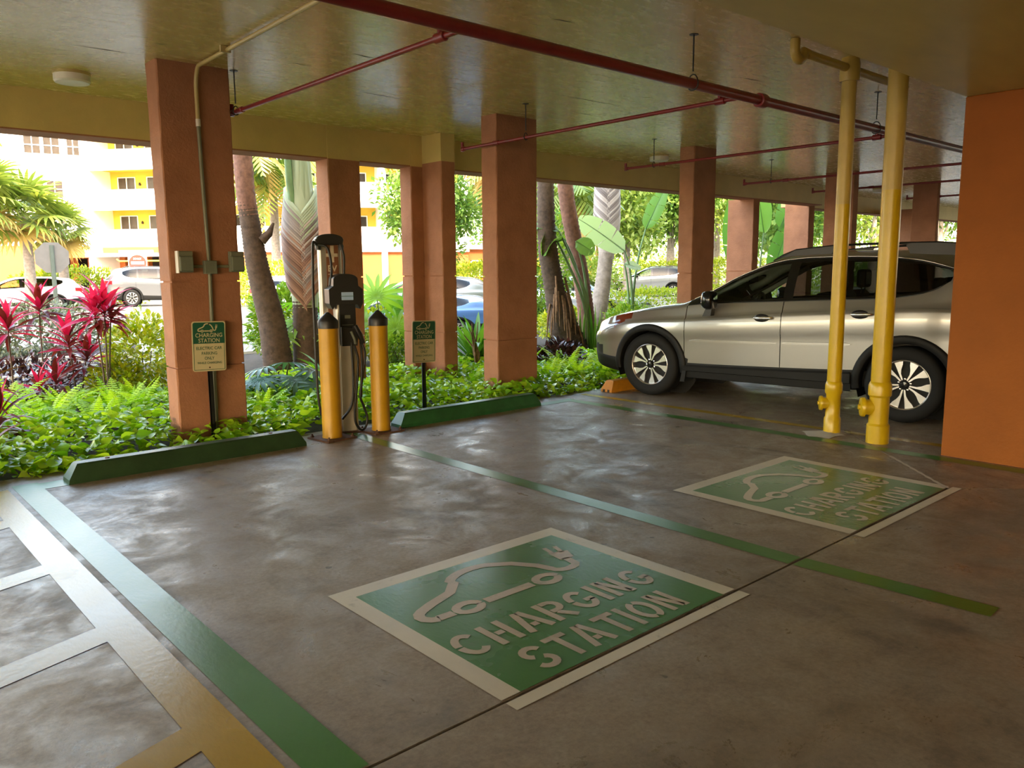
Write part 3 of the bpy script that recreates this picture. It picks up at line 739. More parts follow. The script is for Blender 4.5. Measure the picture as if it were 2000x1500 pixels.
# ================================================================== EV CHARGER
ch = empty('charging_station', (3.70, 6.44, 0), -0.32, 'black and silver electric vehicle charger between the two yellow bollards', 'charger')
MB().prism(rrect(.17, .16, .02), 0.0, 1.22).build('pedestal', M['silver'], ch)
MB().prism(rrect(.125, .02, .004), 0.02, .80, 0, Matrix.Translation((0.0, -.079, 0))).build('pedestal_face', M['panel_grey'], ch)
MB().box(-.13, .13, -.12, .12, 0, .015).build('base_plate', M['rust'], ch)
R = Matrix.Rotation(PI/2, 4, 'X')
head = [(-.150, 1.18), (-.125, 1.13), (-.118, 1.13), (-.10, 1.17), (.10, 1.17), (.118, 1.13), (.125, 1.13), (.150, 1.18), (.152, 1.305), (.112, 1.335), (.108, 1.40)]+[(.105*math.cos(a), 1.40+.042*math.sin(a)) for a in [PI*k/10 for k in range(1, 10)]]+[(-.108, 1.40), (-.112, 1.335), (-.152, 1.305)]
hd = MB().prism(head, -.10, .13, 0, R).build('head', M['black'], ch)
bv = hd.modifiers.new('bevel', 'BEVEL'); bv.width = .012; bv.segments = 3; bv.limit_method = 'ANGLE'
MB().prism(rrect(.145, .50, .02), .08, .105, 0, Matrix.Translation((.012, 0, 1.05)) @ R).build('front_panel', M['black'], ch)
MB().prism(rrect(.105, .07, .004), .128, .134, 0, Matrix.Translation((.01, 0, 1.245)) @ R).build('display', M['screen'], hd)['label'] = 'small lit blue white display'
MB().box(-.05, .07, -.137, -.13, 1.243, 1.247).build('display_line', M['sign_green'], hd)
MB().prism(rrect(.05, .03, .004), .105, .108, 0, Matrix.Translation((.01, 0, 1.06)) @ R).build('card_reader', M['box_grey'], ch)
MB().box(-.04, .06, -.108, -.10, .985, .990).build('trim_strip', M['box_grey'], ch)
MB().prism([(-.055, .80), (.085, .80), (.10, .95), (-.055, .97)], .08, .135, 0, R).build('plug_holster', M['black'], ch)
MB().tube([(.03, -.14, .93), (.055, -.16, .86), (.065, -.14, .82)], .012, 8).build('holster_lip', M['box_grey'], ch)
# rear mast with cord guides
ms = MB().prism(rrect(.205, .11, .02), 0, 1.73, 0, Matrix.Translation((-.075, .19, 0))).build('mast', M['silver'], ch)
MB().prism(rrect(.11, 1.0, .004), -.135, -.131, 0, Matrix.Translation((-.06, 0, 1.22)) @ R).build('mast_panel', M['ev_brown'], ms)
pm = MB(); cxm = -.06
for a, b, c, d_ in ((-.055, .05, 1.595, 1.625), (-.016, .016, 1.545, 1.695)): pm.box(cxm+a, cxm+b, .1295, .131, c, d_)
pm.build('plus_symbol', M['ev_print'], ms)
for txt, ww, hh, zz in (('EV', .082, .058, 1.49), ('ONLY', .08, .034, 1.395)):
    t = text_mb(txt, ww, hh, 0.02)
    t.v = [(q[0]+cxm, .1295, q[1]+zz) for q in t.v]
    t.build('lettering', M['ev_print'], ms)
MB().box(cxm-.042, cxm+.042, .1295, .131, 1.435, 1.441).build('print_line', M['ev_print'], ms)
cap = [(-.205, 1.70), (.035, 1.70), (.045, 1.745)]+[(-.08+.122*math.cos(a), 1.755+.045*math.sin(a)) for a in [PI*k/10 for k in range(0, 11)]]+[(-.215, 1.745)]
o = MB().prism(cap, -.26, -.11, 0, R).build('mast_cap', M['black'], ch)
bv = o.modifiers.new('bevel', 'BEVEL'); bv.width = .01; bv.segments = 2; bv.limit_method = 'ANGLE'
for gx in (-.185, .02):
    MB().lathe([(.022, -.035), (.026, 0), (.018, .02)], 10, 0, Matrix.Translation((gx, .12, 1.69))).build('cord_guide', M['black'], ch)
W2L = ch.matrix_basis.inverted()
def smooth_path(P, n=5):
    P = [Vector(p) for p in P]; out = []
    for i in range(len(P)-1):
        p0, p1, p2, p3 = P[max(i-1, 0)], P[i], P[i+1], P[min(i+2, len(P)-1)]
        for k in range(n):
            t = k/n; out.append(0.5*((2*p1)+(-p0+p2)*t+(2*p0-5*p1+4*p2-p3)*t*t+(-p0+3*p1-3*p2+p3)*t**3))
    return out+[P[-1]]
for path, r in (
    ([(3.50, 6.52, 1.70), (3.43, 6.45, 1.72), (3.38, 6.37, 1.66), (3.36, 6.34, 1.57), (3.35, 6.34, 1.33), (3.35, 6.34, .98), (3.35, 6.34, .62), (3.355, 6.34, .39), (3.38, 6.34, .22), (3.45, 6.36, .09), (3.56, 6.40, .06)], .0115),
    ([(3.50, 6.52, 1.70), (3.56, 6.46, 1.68), (3.585, 6.44, 1.58), (3.59, 6.44, 1.44), (3.60, 6.50, 1.30)], .0115),
    ([(3.70, 6.46, 1.70), (3.72, 6.44, 1.60), (3.715, 6.44, 1.44), (3.72, 6.46, 1.3)], .0115),
    ([(3.79, 6.32, .84), (3.81, 6.28, .72), (3.78, 6.28, .54), (3.745, 6.28, .35), (3.77, 6.28, .26), (3.81, 6.28, .14), (3.79, 6.28, .05), (3.74, 6.28, .03), (3.69, 6.28, .10), (3.685, 6.28, .22), (3.72, 6.28, .5), (3.735, 6.28, .68), (3.72, 6.33, .83)], .0115),
    ([(3.79, 6.32, .84), (3.775, 6.28, .68), (3.76, 6.28, .45), (3.755, 6.28, .33)], .0115),
    ([(3.69, 6.31, .83), (3.685, 6.29, .5), (3.66, 6.29, .27), (3.58, 6.33, .14)], .0115)):
    MB().tube([W2L @ Vector(q) for q in smooth_path(path)], r, 8).build('charging_cable', M['cable'], ch)
MB().tube([W2L @ Vector(q) for q in [(3.725, 6.30, .98), (3.76, 6.28, .90), (3.795, 6.28, .82)]], [.024, .026, .018], 10).build('charging_plug', M['black'], ch)
# ================================================================== CARS
def crv(pts):
    xs = [p[0] for p in pts]; ys = [p[1] for p in pts]; n = len(xs)
    d = [(ys[i+1]-ys[i])/(xs[i+1]-xs[i]) for i in range(n-1)]
    m = [d[0]]+[0 if d[i-1]*d[i] <= 0 else 2*d[i-1]*d[i]/(d[i-1]+d[i]) for i in range(1, n-1)]+[d[-1]]
    def f(x):
        if x <= xs[0]: return ys[0]
        if x >= xs[-1]: return ys[-1]
        i = 0
        while x > xs[i+1]: i += 1
        h = xs[i+1]-xs[i]; t = (x-xs[i])/h
        return (2*t**3-3*t*t+1)*ys[i]+(t**3-2*t*t+t)*h*m[i]+(-2*t**3+3*t*t)*ys[i+1]+(t**3-t*t)*h*m[i+1]
    return f
# x: rearward from the front axle, z: up, y: half width
fW = crv([(-.93, .50), (-.915, .60), (-.88, .69), (-.82, .755), (-.74, .80), (-.6, .845), (-.4, .88), (-.1, .90), (.5, .905), (2.4, .908), (3.0, .895), (3.4, .86), (3.65, .80), (3.8, .72), (3.86, .62)])
fzb = crv([(-.93, .33), (-.7, .25), (-.4, .22), (.4, .245), (2.2, .255), (3.2, .28), (3.6, .33), (3.86, .42)])
fzs = crv([(-.93, .50), (-.78, .44), (-.45, .41), (.45, .408), (1.5, .432), (2.1, .455), (2.8, .50), (3.4, .56), (3.86, .60)])
fzc = crv([(-.93, .64), (-.76, .74), (-.5, .81), (-.3, .855), (.1, .892), (.46, .915), (1.55, 1.012), (2.07, 1.048), (3.0, 1.095), (3.86, 1.09)])
fzbelt = crv([(-.93, .70), (-.86, .765), (-.76, .825), (-.6, .882), (-.28, .955), (.1, 1.01), (.40, 1.044), (.65, 1.072), (1.57, 1.12), (2.05, 1.143), (2.5, 1.165), (2.75, 1.195), (2.95, 1.255), (3.10, 1.345), (3.25, 1.36), (3.5, 1.30), (3.7, 1.18), (3.86, 1.12)])
fze = crv([(-.93, .72), (-.86, .79), (-.7, .868), (-.28, .975), (.1, 1.035), (.36, 1.066), (.45, 1.10), (.734, 1.232), (.94, 1.35), (1.12, 1.43), (1.31, 1.50), (1.5, 1.542), (1.75, 1.562), (2.1, 1.568), (2.42, 1.56), (2.75, 1.525), (2.95, 1.475), (3.1, 1.43), (3.3, 1.40), (3.5, 1.34), (3.7, 1.20), (3.86, 1.13)])
fzt = crv([(-.93, .73), (-.9, .78), (-.84, .83), (-.7, .90), (-.55, .945), (-.28, 1.0), (.1, 1.065), (.30, 1.105), (.42, 1.165), (.734, 1.325), (1.0, 1.46), (1.22, 1.56), (1.38, 1.605), (1.6, 1.628), (2.0, 1.642), (2.6, 1.632), (3.0, 1.60), (3.35, 1.55), (3.5, 1.46), (3.7, 1.24), (3.86, 1.14)])
fwe = crv([(-.93, .45), (-.8, .66), (-.5, .74), (.1, .765), (.36, .775), (.734, .725), (1.0, .675), (1.31, .635), (1.8, .615), (2.6, .61), (3.1, .60), (3.5, .62), (3.86, .58)])
fwb = crv([(-.93, .48), (-.8, .71), (-.5, .81), (.1, .835), (.4, .845), (1.5, .852), (2.6, .85), (3.1, .815), (3.4, .79), (3.7, .72), (3.86, .60)])

def car_section(x):
    W, zb, zs, zc, zbe, ze, zt, we, wb = fW(x), fzb(x), fzs(x), fzc(x), fzbelt(x), fze(x), fzt(x), fwe(x), fwb(x)
    wb = min(wb, W-.02); we = min(we, wb-.01)
    ctl = [(0, zb), (W-.16, zb), (W-.04, zb+.03), (W+.002, zs-.01), (W-.004, zs+.01), (W+.004, zs+.55*(zc-zs-.02)), (W+.001, zc-.014), (W-.016, zc), (wb+.008, zbe-.02), (wb, zbe)]
    P = [ctl[0], ctl[1]]
    nsub = {1: 1, 2: 3, 3: 1, 4: 7, 5: 7, 6: 2, 7: 3, 8: 1}
    tagz = ['under']
    lab = {1: 'clad', 2: 'clad', 3: 'clad', 4: 'side', 5: 'side', 6: 'side', 7: 'side', 8: 'side'}
    for i in range(1, 9):
        a, b = ctl[i], ctl[i+1]
        for k in range(1, nsub[i]+1):
            t = k/nsub[i]; q = (a[0]+(b[0]-a[0])*t, a[1]+(b[1]-a[1])*t)
            if i == 5: q = (q[0]+.012*math.sin(PI*t), q[1])
            P.append(q); tagz.append(lab[i])
    for t, l in ((.07, 'sill'), (.35, 'pane'), (.65, 'pane'), (.90, 'pane'), (1.0, 'rim')):
        bul = .022*math.sin(PI*t)*min(1, max(0, (ze-zbe)/.25))
        P.append((wb+(we-wb)*t+bul, zbe+(ze-zbe)*t)); tagz.append(l)
    for s in (.93, .82, .62, .4, .2, 0):
        y = we*s; P.append((y, ze+(zt-ze)*(1-(s)**2.2))); tagz.append('pillar' if s == .93 else 'top')
    return P, tagz

WB = 2.745
def make_car(mp, rails=True, wheels_detail=True, detail=True):
    """returns dict name -> (mesh, extra) in car space: x rearward from front axle, y lateral (near side negative), z up"""
    xs = [-.93, -.925, -.915, -.9, -.88, -.85, -.82, -.78, -.74, -.70, -.65, -.60]
    x = -.57
    step = .03 if detail else .06
    while x < 3.5: xs.append(round(x, 4)); x += step
    cuts = [.446, .454, 1.546, 1.554, 2.546, 2.554, .52, .72, 1.535, 1.635, 2.42, 2.50, 3.07, 1.25, .37]
    xs += cuts+[3.55, 3.6, 3.65, 3.7, 3.74, 3.78, 3.81, 3.84, 3.86]
    xs = sorted(set(xs))
    secs = [car_section(x) for x in xs]
    tagz = secs[0][1]; n = len(secs[0][0])
    G = {}
    def put(k): return G.setdefault(k, MB())
    for i in range(len(xs)-1):
        xm = (xs[i]+xs[i+1])/2
        for j in range(n-1):
            tg = tagz[j]; P0, P1 = secs[i][0], secs[i+1][0]
            q = [(xs[i], P0[j]), (xs[i+1], P1[j]), (xs[i+1], P1[j+1]), (xs[i], P0[j+1])]
            zm = sum(p[1][1] for p in q)/4; ym = sum(p[1][0] for p in q)/4
            key = None
            if tg in ('clad', 'side', 'under') and ym > .5:
                if min(math.hypot(xm-0, zm-.355), math.hypot(xm-WB, zm-.355)) < .432: continue
            if tg == 'under': key = 'underbody'
            elif tg == 'clad': key = 'cladding'
            elif tg == 'side':
                if .446 < xm < .454 or 1.546 < xm < 1.554 or 2.546 < xm < 2.554: continue
                if .454 < xm < 1.546: key = 'door_front'
                elif 1.554 < xm < 2.546: key = 'door_rear'
                else: key = 'body'
                if xm < -.27:
                    # headlamp: wedge rising rearwards
                    zl = .90+.25*(xm+.28)*.55; zlo = zl-.115*min(1, max(0, (-xm-.27)/.28)); 
                    if zlo < zm < fzbelt(xm)+.02 and xm > -.80: key = 'headlamp' if xm < -.50 else 'side_lamp'
                    elif xm < -.70 and zm < .56: key = 'cladding'
            elif tg in ('sill', 'pane', 'rim'):
                if .454 < xm < 3.07 and (fze(xm)-fzbelt(xm)) > .05:
                    if tg == 'pane':
                        if xm < .52: key = 'window_frame'
                        elif xm < .72: key = 'window_frame'
                        elif xm < 1.535: key = 'glass_front'
                        elif xm < 1.635: key = 'window_frame'
                        elif xm < 2.42: key = 'glass_rear'
                        elif xm < 2.50: key = 'window_frame'
                        else: key = 'glass_quarter'
                    elif tg == 'sill': key = 'window_frame'
                    else: key = 'window_frame'
                else: key = 'body'
            elif tg == 'pillar': key = 'body'
            elif tg == 'top':
                if .37 < xm < 1.25: key = 'windscreen'
                elif 3.50 < xm < 3.74: key = 'rear_screen'
                else: key = 'body'
            for s in (-1, 1):
                vs = [(p[0], s*p[1][0], p[1][1]) for p in q]
                # weld duplicates later
                put(key if s < 0 or key in ('body', 'windscreen', 'rear_screen', 'underbody') else key+'_far').add(vs, [(0, 1, 2, 3) if s < 0 else (3, 2, 1, 0)], 0, True)
    # closed nose and tail
    for i, d in ((0, -1), (len(xs)-1, 1)):
        P = secs[i][0]
        loop = [(xs[i], -p[0], p[1]) for p in P]+[(xs[i], p[0], p[1]) for p in reversed(P[1:-1])]
        put('body').add(loop, [tuple(range(len(loop))) if d > 0 else tuple(reversed(range(len(loop))))])
    out = {}
    for k, mbx in G.items():
        bm = bmesh.new(); vv = [bm.verts.new(v) for v in mbx.v]
        for f in mbx.f: bm.faces.new([vv[a] for a in f]).smooth = True
        bmesh.ops.remove_doubles(bm, verts=bm.verts, dist=.0006)
        bmesh.ops.recalc_face_normals(bm, faces=bm.faces) if k in ('body',) else None
        me = bpy.data.meshes.new(k); bm.to_mesh(me); bm.free(); out[k] = me
    return out
def side_y(x, z):
    P, _ = car_section(x)
    for a, b in zip(P, P[1:]):
        if a[1] <= z <= b[1] and a[0] > .3: 
            t = (z-a[1])/max(1e-6, b[1]-a[1]); return a[0]+(b[0]-a[0])*t
    return fW(x)

def arch_trim(xc, s):
    mb = MB(); n = 30; rows = []
    a0, a1 = math.radians(-8), math.radians(188)
    for k in range(n+1):
        a = a0+(a1-a0)*k/n; ca, sa = math.cos(a), math.sin(a); row = []
        for r, o in ((.400, -.14), (.400, .012), (.408, .022), (.462, .020), (.478, .010), (.480, -.012)):
            x, z = xc+r*ca, .355+r*sa
            y = (side_y(min(max(x, -.92), 3.8), max(z, .3)) if r > .405 else side_y(min(max(xc+.42*ca, -.92), 3.8), max(.355+.42*sa, .3)))+o
            row.append((x, s*y, z))
        rows.append(row)
    vs = [q for r in rows for q in r]
    fs = [(i*6+j, (i+1)*6+j, (i+1)*6+j+1, i*6+j+1) for i in range(n) for j in range(5)]
    mb.add(vs, fs, 0, True); return mb
def liner(xc, s):
    mb = MB(); n = 20; vs = []
    for k in range(n+1):
        a = math.radians(-20)+math.radians(220)*k/n
        for y in (.88, .5): vs.append((xc+.435*math.cos(a), s*y, .355+.435*math.sin(a)))
    mb.add(vs, [(2*k, 2*k+1, 2*k+3, 2*k+2) for k in range(n)], 0, True)
    mb.add([(xc+.44*math.cos(2*PI*k/24), s*.5, .355+.44*math.sin(2*PI*k/24)) for k in range(24)], [tuple(range(24))])
    return mb
TYRE = [(.232, -.095), (.250, -.108), (.300, -.114), (.340, -.104), (.357, -.085), (.363, -.05), (.3615, -.046), (.363, -.03), (.3615, 0), (.363, .03), (.3615, .046), (.363, .05), (.357, .085), (.340, .104), (.300, .114), (.250, .108), (.232, .095)]
def make_wheel(detail=True):
    Rx = Matrix.Rotation(PI/2, 4, 'X')      # lathe axis z -> -y : outer face towards -y
    t = MB().lathe(TYRE, 48 if detail else 24, 0, Rx, True, False).mesh('tyre', M['rubber'])
    rim = MB().lathe([(.226, .03), (.234, .092), (.240, .098), (.234, .100), (.226, .094), (.220, .05), (.200, -.05), (.05, -.06)], 40 if detail else 20, 0, Rx, True, False)
    dish = MB().lathe([(.224, .052), (.16, .045), (.10, .052), (.02, .055), (.001, .055)], 32 if detail else 16, 0, Rx, True, False)
    sp = MB()
    for k in range(5):
        for sgn in (-1, 1):
            pts = [(.050, sgn*.004), (.050, sgn*.016), (.105, sgn*.030), (.150, sgn*.058), (.185, sgn*.088), (.214, sgn*.098), (.229, sgn*.045), (.222, sgn*.036), (.206, sgn*.028), (.206, sgn*.046)]
            pts = [(.046, sgn*.002), (.048, sgn*.016), (.105, sgn*.029), (.140, sgn*.052), (.172, sgn*.086), (.203, sgn*.106), (.2265, sgn*.046), (.222, sgn*.030), (.16, sgn*.021), (.10, sgn*.010)]
            if sgn < 0: pts = pts[::-1]
            A = Rx @ Matrix.Rotation(2*PI*k/5+PI/2, 4, 'Z')
            sp.prism(pts, .055, .078, 0, A)
    hub = MB().lathe([(.034, .05), (.034, .074), (.028, .082), (.001, .085)], 20, 0, Rx)
    nuts = MB()
    for k in range(5):
        a = 2*PI*(k+.5)/5+PI/2
        nuts.lathe([(.009, .05), (.009, .068), (.001, .070)], 8, 0, Rx @ Matrix.Translation((.055*math.cos(a), .055*math.sin(a), 0)))
    return t, rim.mesh('rim', M['alloy']), dish.mesh('rim_dish', M['clad']), sp.mesh('spokes', M['alloy']), hub.mesh('hub_cap', M['gloss_black']), nuts.mesh('wheel_nuts', M['chrome'])
CARM = make_car('car'); WH = make_wheel()
CARM_LO = make_car('car', detail=False); WH_LO = make_wheel(False)
MATOF = dict(body='car', door_front='car', door_rear='car', door_front_far='car', door_rear_far='car', cladding='clad', underbody='clad', window_frame='gloss_black', glass_front='glass', glass_rear='glass_dark', glass_quarter='glass_dark', windscreen='glass', rear_screen='glass_dark', headlamp='lamp', side_lamp='lamp_amber')
PNAME = dict(door_front='door', door_rear='door', door_front_far='door', door_rear_far='door', glass_front='window_glass', glass_rear='window_glass', glass_quarter='window_glass', glass_front_far='window_glass', glass_rear_far='window_glass', glass_quarter_far='window_glass')
PLAB = dict(glass_rear='dark tinted rear glass', glass_quarter='dark tinted rear quarter glass', cladding='black plastic cladding', window_frame='black window frame', side_lamp='amber side lamp')
for D_ in (CARM, CARM_LO):
    for k, me in D_.items():
        me.materials.clear(); me.materials.append(M[MATOF[k.replace('_far', '')]])
# near seats, dashboard ... shared cabin
def cabin(parent):
    MB().box(.1, 3.4, -.70, .70, .40, .62).build('cabin_floor', M['cabin'], parent)
    d = MB().prism([(.42, .62), (.42, 1.02), (.62, 1.075), (.82, 1.06), (.92, .98), (.90, .75), (.80, .62)], -.74, .74, 0, Matrix.Rotation(PI/2, 4, 'X')).build('dashboard', M['cabin'], parent)
    w = MB(); Mx = Matrix.Translation((1.02, -.38, 1.02)) @ Matrix.Rotation(math.radians(-65), 4, 'Y')
    w.tube([Mx @ Vector((.185*math.cos(2*PI*k/24), .185*math.sin(2*PI*k/24), 0)) for k in range(25)], .015, 8, caps=False)
    w.tube([Mx @ Vector((-.17, 0, 0)), Mx @ Vector((0, 0, -.03)), Mx @ Vector((.17, 0, 0))], .02, 6)
    w.cyl(Mx @ Vector((0, 0, -.03)), Mx @ Vector((0, 0, -.18)), .04, 8)
    w.build('steering_wheel', M['cabin'], parent)
    for y in (-.38, .38):
        s = MB().prism([(1.25, .55), (1.75, .55), (1.95, 1.17), (1.90, 1.22), (1.80, 1.20), (1.60, .74), (1.25, .72)], -.23, .23, 0, Matrix.Translation((0, y, 0)) @ Matrix.Rotation(PI/2, 4, 'X')).build('front_seat', M['seat'], parent)
        MB().bbox(1.90, 2.0, y-.13, y+.13, 1.24, 1.44, .035).cyl((1.94, y-.06, 1.15), (1.95, y-.06, 1.28), .008, 6).cyl((1.94, y+.06, 1.15), (1.95, y+.06, 1.28), .008, 6).build('headrest', M['seat'], s)
    s = MB().prism([(2.15, .55), (2.70, .55), (2.92, 1.15), (2.85, 1.22), (2.75, 1.20), (2.55, .78), (2.15, .75)], -.62, .62, 0, Matrix.Rotation(PI/2, 4, 'X')).build('rear_seat', M['seat'], parent)
    for y in (-.4, 0, .4): MB().bbox(2.84, 2.92, y-.12, y+.12, 1.20, 1.36, .03).build('headrest', M['seat'], s)
    MB().box(2.95, 3.45, -.70, .70, .62, 1.08).build('load_cover', M['cabin'], parent)
    for s_ in (-1, 1):
        MB().tube([(.55, s_*.70, 1.09), (.8, s_*.67, 1.22), (1.25, s_*.585, 1.46)], .028, 8).build('pillar_trim', M['cabin_light'], parent)
    MB().box(.82, .84, -.10, .12, 1.30, 1.37).build('rear_view_mirror', M['cabin'], parent)

def car(loc, rz, label, paint='car', hi=False, rails=True, sx=(1, 1, 1), name='parked_car', group=None, mirror_lo=True):
    c = empty(name, loc, rz, label, 'car', group); c.scale = sx
    D_ = CARM if hi else CARM_LO
    doors = []
    for k, me in D_.items():
        o = link(PNAME.get(k, k.replace('_far', '')), me, c)
        if k in ('body', 'door_front', 'door_rear', 'door_front_far', 'door_rear_far') and paint != 'car':
            o.material_slots[0].link = 'OBJECT'; o.material_slots[0].material = M[paint]
        if k.replace('_far', '') in PLAB: o['label'] = PLAB[k.replace('_far', '')]
        if k in ('door_front', 'door_rear'): doors.append(o)
    wm = WH if hi else WH_LO
    for xw in (0, WB):
        for s in (-1, 1):
            w = empty('wheel', (xw, s*.795, .363)); w.parent = c
            w.rotation_euler = (0, .21+(.47 if xw else 0), 0 if s < 0 else PI)
            for nm, me in zip(('tyre', 'rim', 'rim_dish', 'spokes', 'hub_cap', 'wheel_nuts'), wm): link(nm, me, w)
            arch_trim_o = link('arch_trim', ARCH[(xw, s)], c)
            link('wheel_liner', LINER[(xw, s)], c)
    if rails:
        for s in (-1, 1):
            if hi:
                fy = lambda x: s*(fwe(x)-.02)
                mbr = MB()
                top = [(1.33, 1.545), (1.42, 1.60), (1.56, 1.655), (1.95, 1.69), (2.2, 1.70), (2.5, 1.702), (2.9, 1.70), (3.2, 1.675), (3.35, 1.615)]
                bot = [(1.33, 1.535), (1.42, 1.565), (1.56, 1.585), (1.93, 1.600), (1.97, 1.672), (2.5, 1.683), (2.62, 1.672), (2.66, 1.590), (3.35, 1.555)]
                xs_ = sorted(set([1.33, 1.42, 1.56, 1.75, 1.93, 1.97, 2.2, 2.5, 2.62, 2.66, 2.9, 3.1, 3.2, 3.3, 3.35]))
                lin = lambda P, x: float(np.interp(x, [p[0] for p in P], [p[1] for p in P]))
                vs = []
                for x in xs_:
                    y0 = fy(x); zt_, zb_ = lin(top, x), lin(bot, x)
                    vs += [(x, y0-.026, zb_), (x, y0-.022, zt_-.012), (x, y0-.008, zt_), (x, y0+.010, zt_), (x, y0+.022, zt_-.012), (x, y0+.026, zb_)]
                k = len(xs_)
                mbr.add(vs, [(i*6+j, (i+1)*6+j, (i+1)*6+(j+1) % 6, i*6+(j+1) % 6) for i in range(k-1) for j in range(6)]+[(0, 1, 2, 3, 4, 5), tuple((k-1)*6+j for j in (5, 4, 3, 2, 1, 0))])
                mbr.build('roof_rail', M['rail'], c)
            else:
                MB().tube([(1.35, s*.60, 1.56), (1.5, s*.60, 1.64), (2.8, s*.59, 1.67), (3.1, s*.58, 1.58)], .018, 6).build('roof_rail', M['rail'], c)
    # door furniture
    for (o, xh, zh) in ((doors[0], 1.39, .945), (doors[1], 2.37, 1.012)):
        y0 = -side_y(xh, zh)
        if hi:
            mbh = MB().lathe([(.062, 0), (.062, .006), (.05, .010), (.001, .010)], 18, 0, Matrix.Translation((xh-.045, y0+.004, zh)) @ Matrix.Rotation(PI/2, 4, 'X') @ Matrix.Diagonal((1.35, .72, 1, 1)))
            h = mbh.build('handle_recess', M['gloss_black'], o)
            MB().tube([(xh-.125, y0-.012, zh), (xh-.10, y0-.030, zh+.001), (xh-.02, y0-.036, zh+.004), (xh+.05, y0-.030, zh+.006), (xh+.075, y0-.01, zh+.006)], [.010, .016, .017, .016, .011], 10).build('handle', M['alloy'], o)
    if hi:
        for (o, x0, x1, z0, z1) in ((doors[0], .52, 1.515, .668, .694), (doors[1], 1.575, 2.25, .697, .722)):
            vs = []; nst = 14
            for k in range(nst+1):
                x = x0+(x1-x0)*k/nst; z = z0+(z1-z0)*k/nst; t = .017*(1 if 0 < k < nst else .3)
                for dz, dy in ((-t, -.004), (-t*.85, .0165), (t*.75, .0160), (t, -.004)): vs.append((x, -side_y(x, z+dz)-dy, z+dz))
            MB().add(vs, [(k*4+j, (k+1)*4+j, (k+1)*4+j+1, k*4+j+1) for k in range(nst) for j in range(3)], 0, False).build('side_moulding', M['car'], o)
        cl = [ch_ for ch_ in c.children if ch_.name.startswith('cladding')][0]
        t = text_mb('OUTBACK', .26, .032, .008, 0, .001, 1.1)
        t.v = [(.63+.13+q[0], -side_y(.7, .35)-.0075-(q[1])*.10, .352+q[1]) for q in t.v]
        t.build('lettering', M['chrome'], cl)
        # lower rocker trim step, mud flaps
        for s in (-1, 1):
            vs = []; nst = 24
            for k in range(nst+1):
                x = .44+(2.26-.44)*k/nst; W = fW(x)
                for y, z in ((W+.004, fzs(x)-.008), (W+.018, fzs(x)-.03), (W+.012, fzb(x)+.085), (W-.02, fzb(x)+.075), (W-.03, fzb(x)+.005), (W-.10, fzb(x)-.01)): vs.append((x, s*y, z))
            fs = [(k*6+j, (k+1)*6+j, (k+1)*6+j+1, k*6+j+1) for k in range(nst) for j in range(5)]
            MB().add(vs, fs, 0, False).build('rocker_trim', M['clad'], c)
            for xf in (.425, WB+.425):
                MB().prism([(xf-.02, .20), (xf+.035, .20), (xf+.075, .46), (xf+.035, .475)], .70, .905, 0, Matrix.Diagonal((1, s, 1, 1)) @ Matrix.Rotation(PI/2, 4, 'X') @ Matrix.Diagonal((1, 1, -1, 1))).build('mud_flap', M['clad'], c)
            # door mirror
            mr = MB()
            rows = [(.715, .03, .05), (.735, .075, .085), (.78, .095, .10), (.83, .090, .098), (.85, .085, .090)]
            vs = []
            for x, hw, hh in rows:
                for k in range(14):
                    a = 2*PI*k/14; e = lambda q: math.copysign(abs(q)**.65, q)
                    vs.append((x, s*(-1)*0+s*(1.015+hw*e(math.cos(a))), 1.125+hh*e(math.sin(a))))
            nfs = [(i*14+j, i*14+(j+1) % 14, (i+1)*14+(j+1) % 14, (i+1)*14+j) for i in range(4) for j in range(14)]+[tuple(range(14)), tuple(56+j for j in range(14))]
            mr.add(vs, nfs, 0, True)
            mo = mr.build('door_mirror', M['gloss_black'], c)
            MB().prism([(.70, .945), (.80, .955), (.815, 1.06), (.755, 1.06)], .90, .985, 0, Matrix.Diagonal((1, s, 1, 1)) @ Matrix.Rotation(PI/2, 4, 'X') @ Matrix.Diagonal((1, 1, -1, 1))).build('mirror_foot', M['black'], mo)
        # bright strip along the window arch
        for s in (-1, 1):
            pts = []
            for k in range(50):
                x = .50+(3.09-.50)*k/49; P, _ = car_section(x); tz = [q for q in P]
                ze, we = fze(x), min(fwe(x), fwb(x)-.01)
                pts.append((x, s*(we+.006), ze+.004))
            MB().tube(pts, .006, 6).build('window_trim', M['chrome'], c)
            MB().tube([(x, s*(fwb(x)+.005), fzbelt(x)+.006) for x in [.47+(3.0-.47)*k/40 for k in range(41)]], .006, 6).build('belt_trim', M['gloss_black'], c)
    for s in (-1, 1):
        MB().bbox(3.5, 3.80, s*.80-.07, s*.80+.07, .92, 1.10, .02).build('tail_lamp', M['lamp_red'], c)
    MB().bbox(-.945, -.90, -.42, .42, .56, .70, .02).build('grille', M['gloss_black'], c)
    MB().box(3.84, 3.875, -.26, .26, .80, .92).build('number_plate', M['signwhite'], c)
    if not hi:
        for s in (-1, 1): MB().bbox(.76, .86, s*1.0-.09, s*1.0+.09, 1.04, 1.20, .04).build('door_mirror', M['gloss_black'], c)
    MB().box(.3, 3.3, -.80, .80, .30, .46).build('floor_pan', M['clad'], c)
    if hi: cabin(c)
    else:
        MB().box(.5, 3.4, -.68, .68, .46, 1.0).build('cabin_interior', M['cabin'], c)
    return c
ARCH = {}; LINER = {}
for xw in (0, WB):
    for s in (-1, 1):
        ARCH[(xw, s)] = arch_trim(xw, s).mesh('arch_trim', M['clad']); LINER[(xw, s)] = liner(xw, s).mesh('wheel_liner', M['rubber'])
uz = math.atan2(-.991, .134)
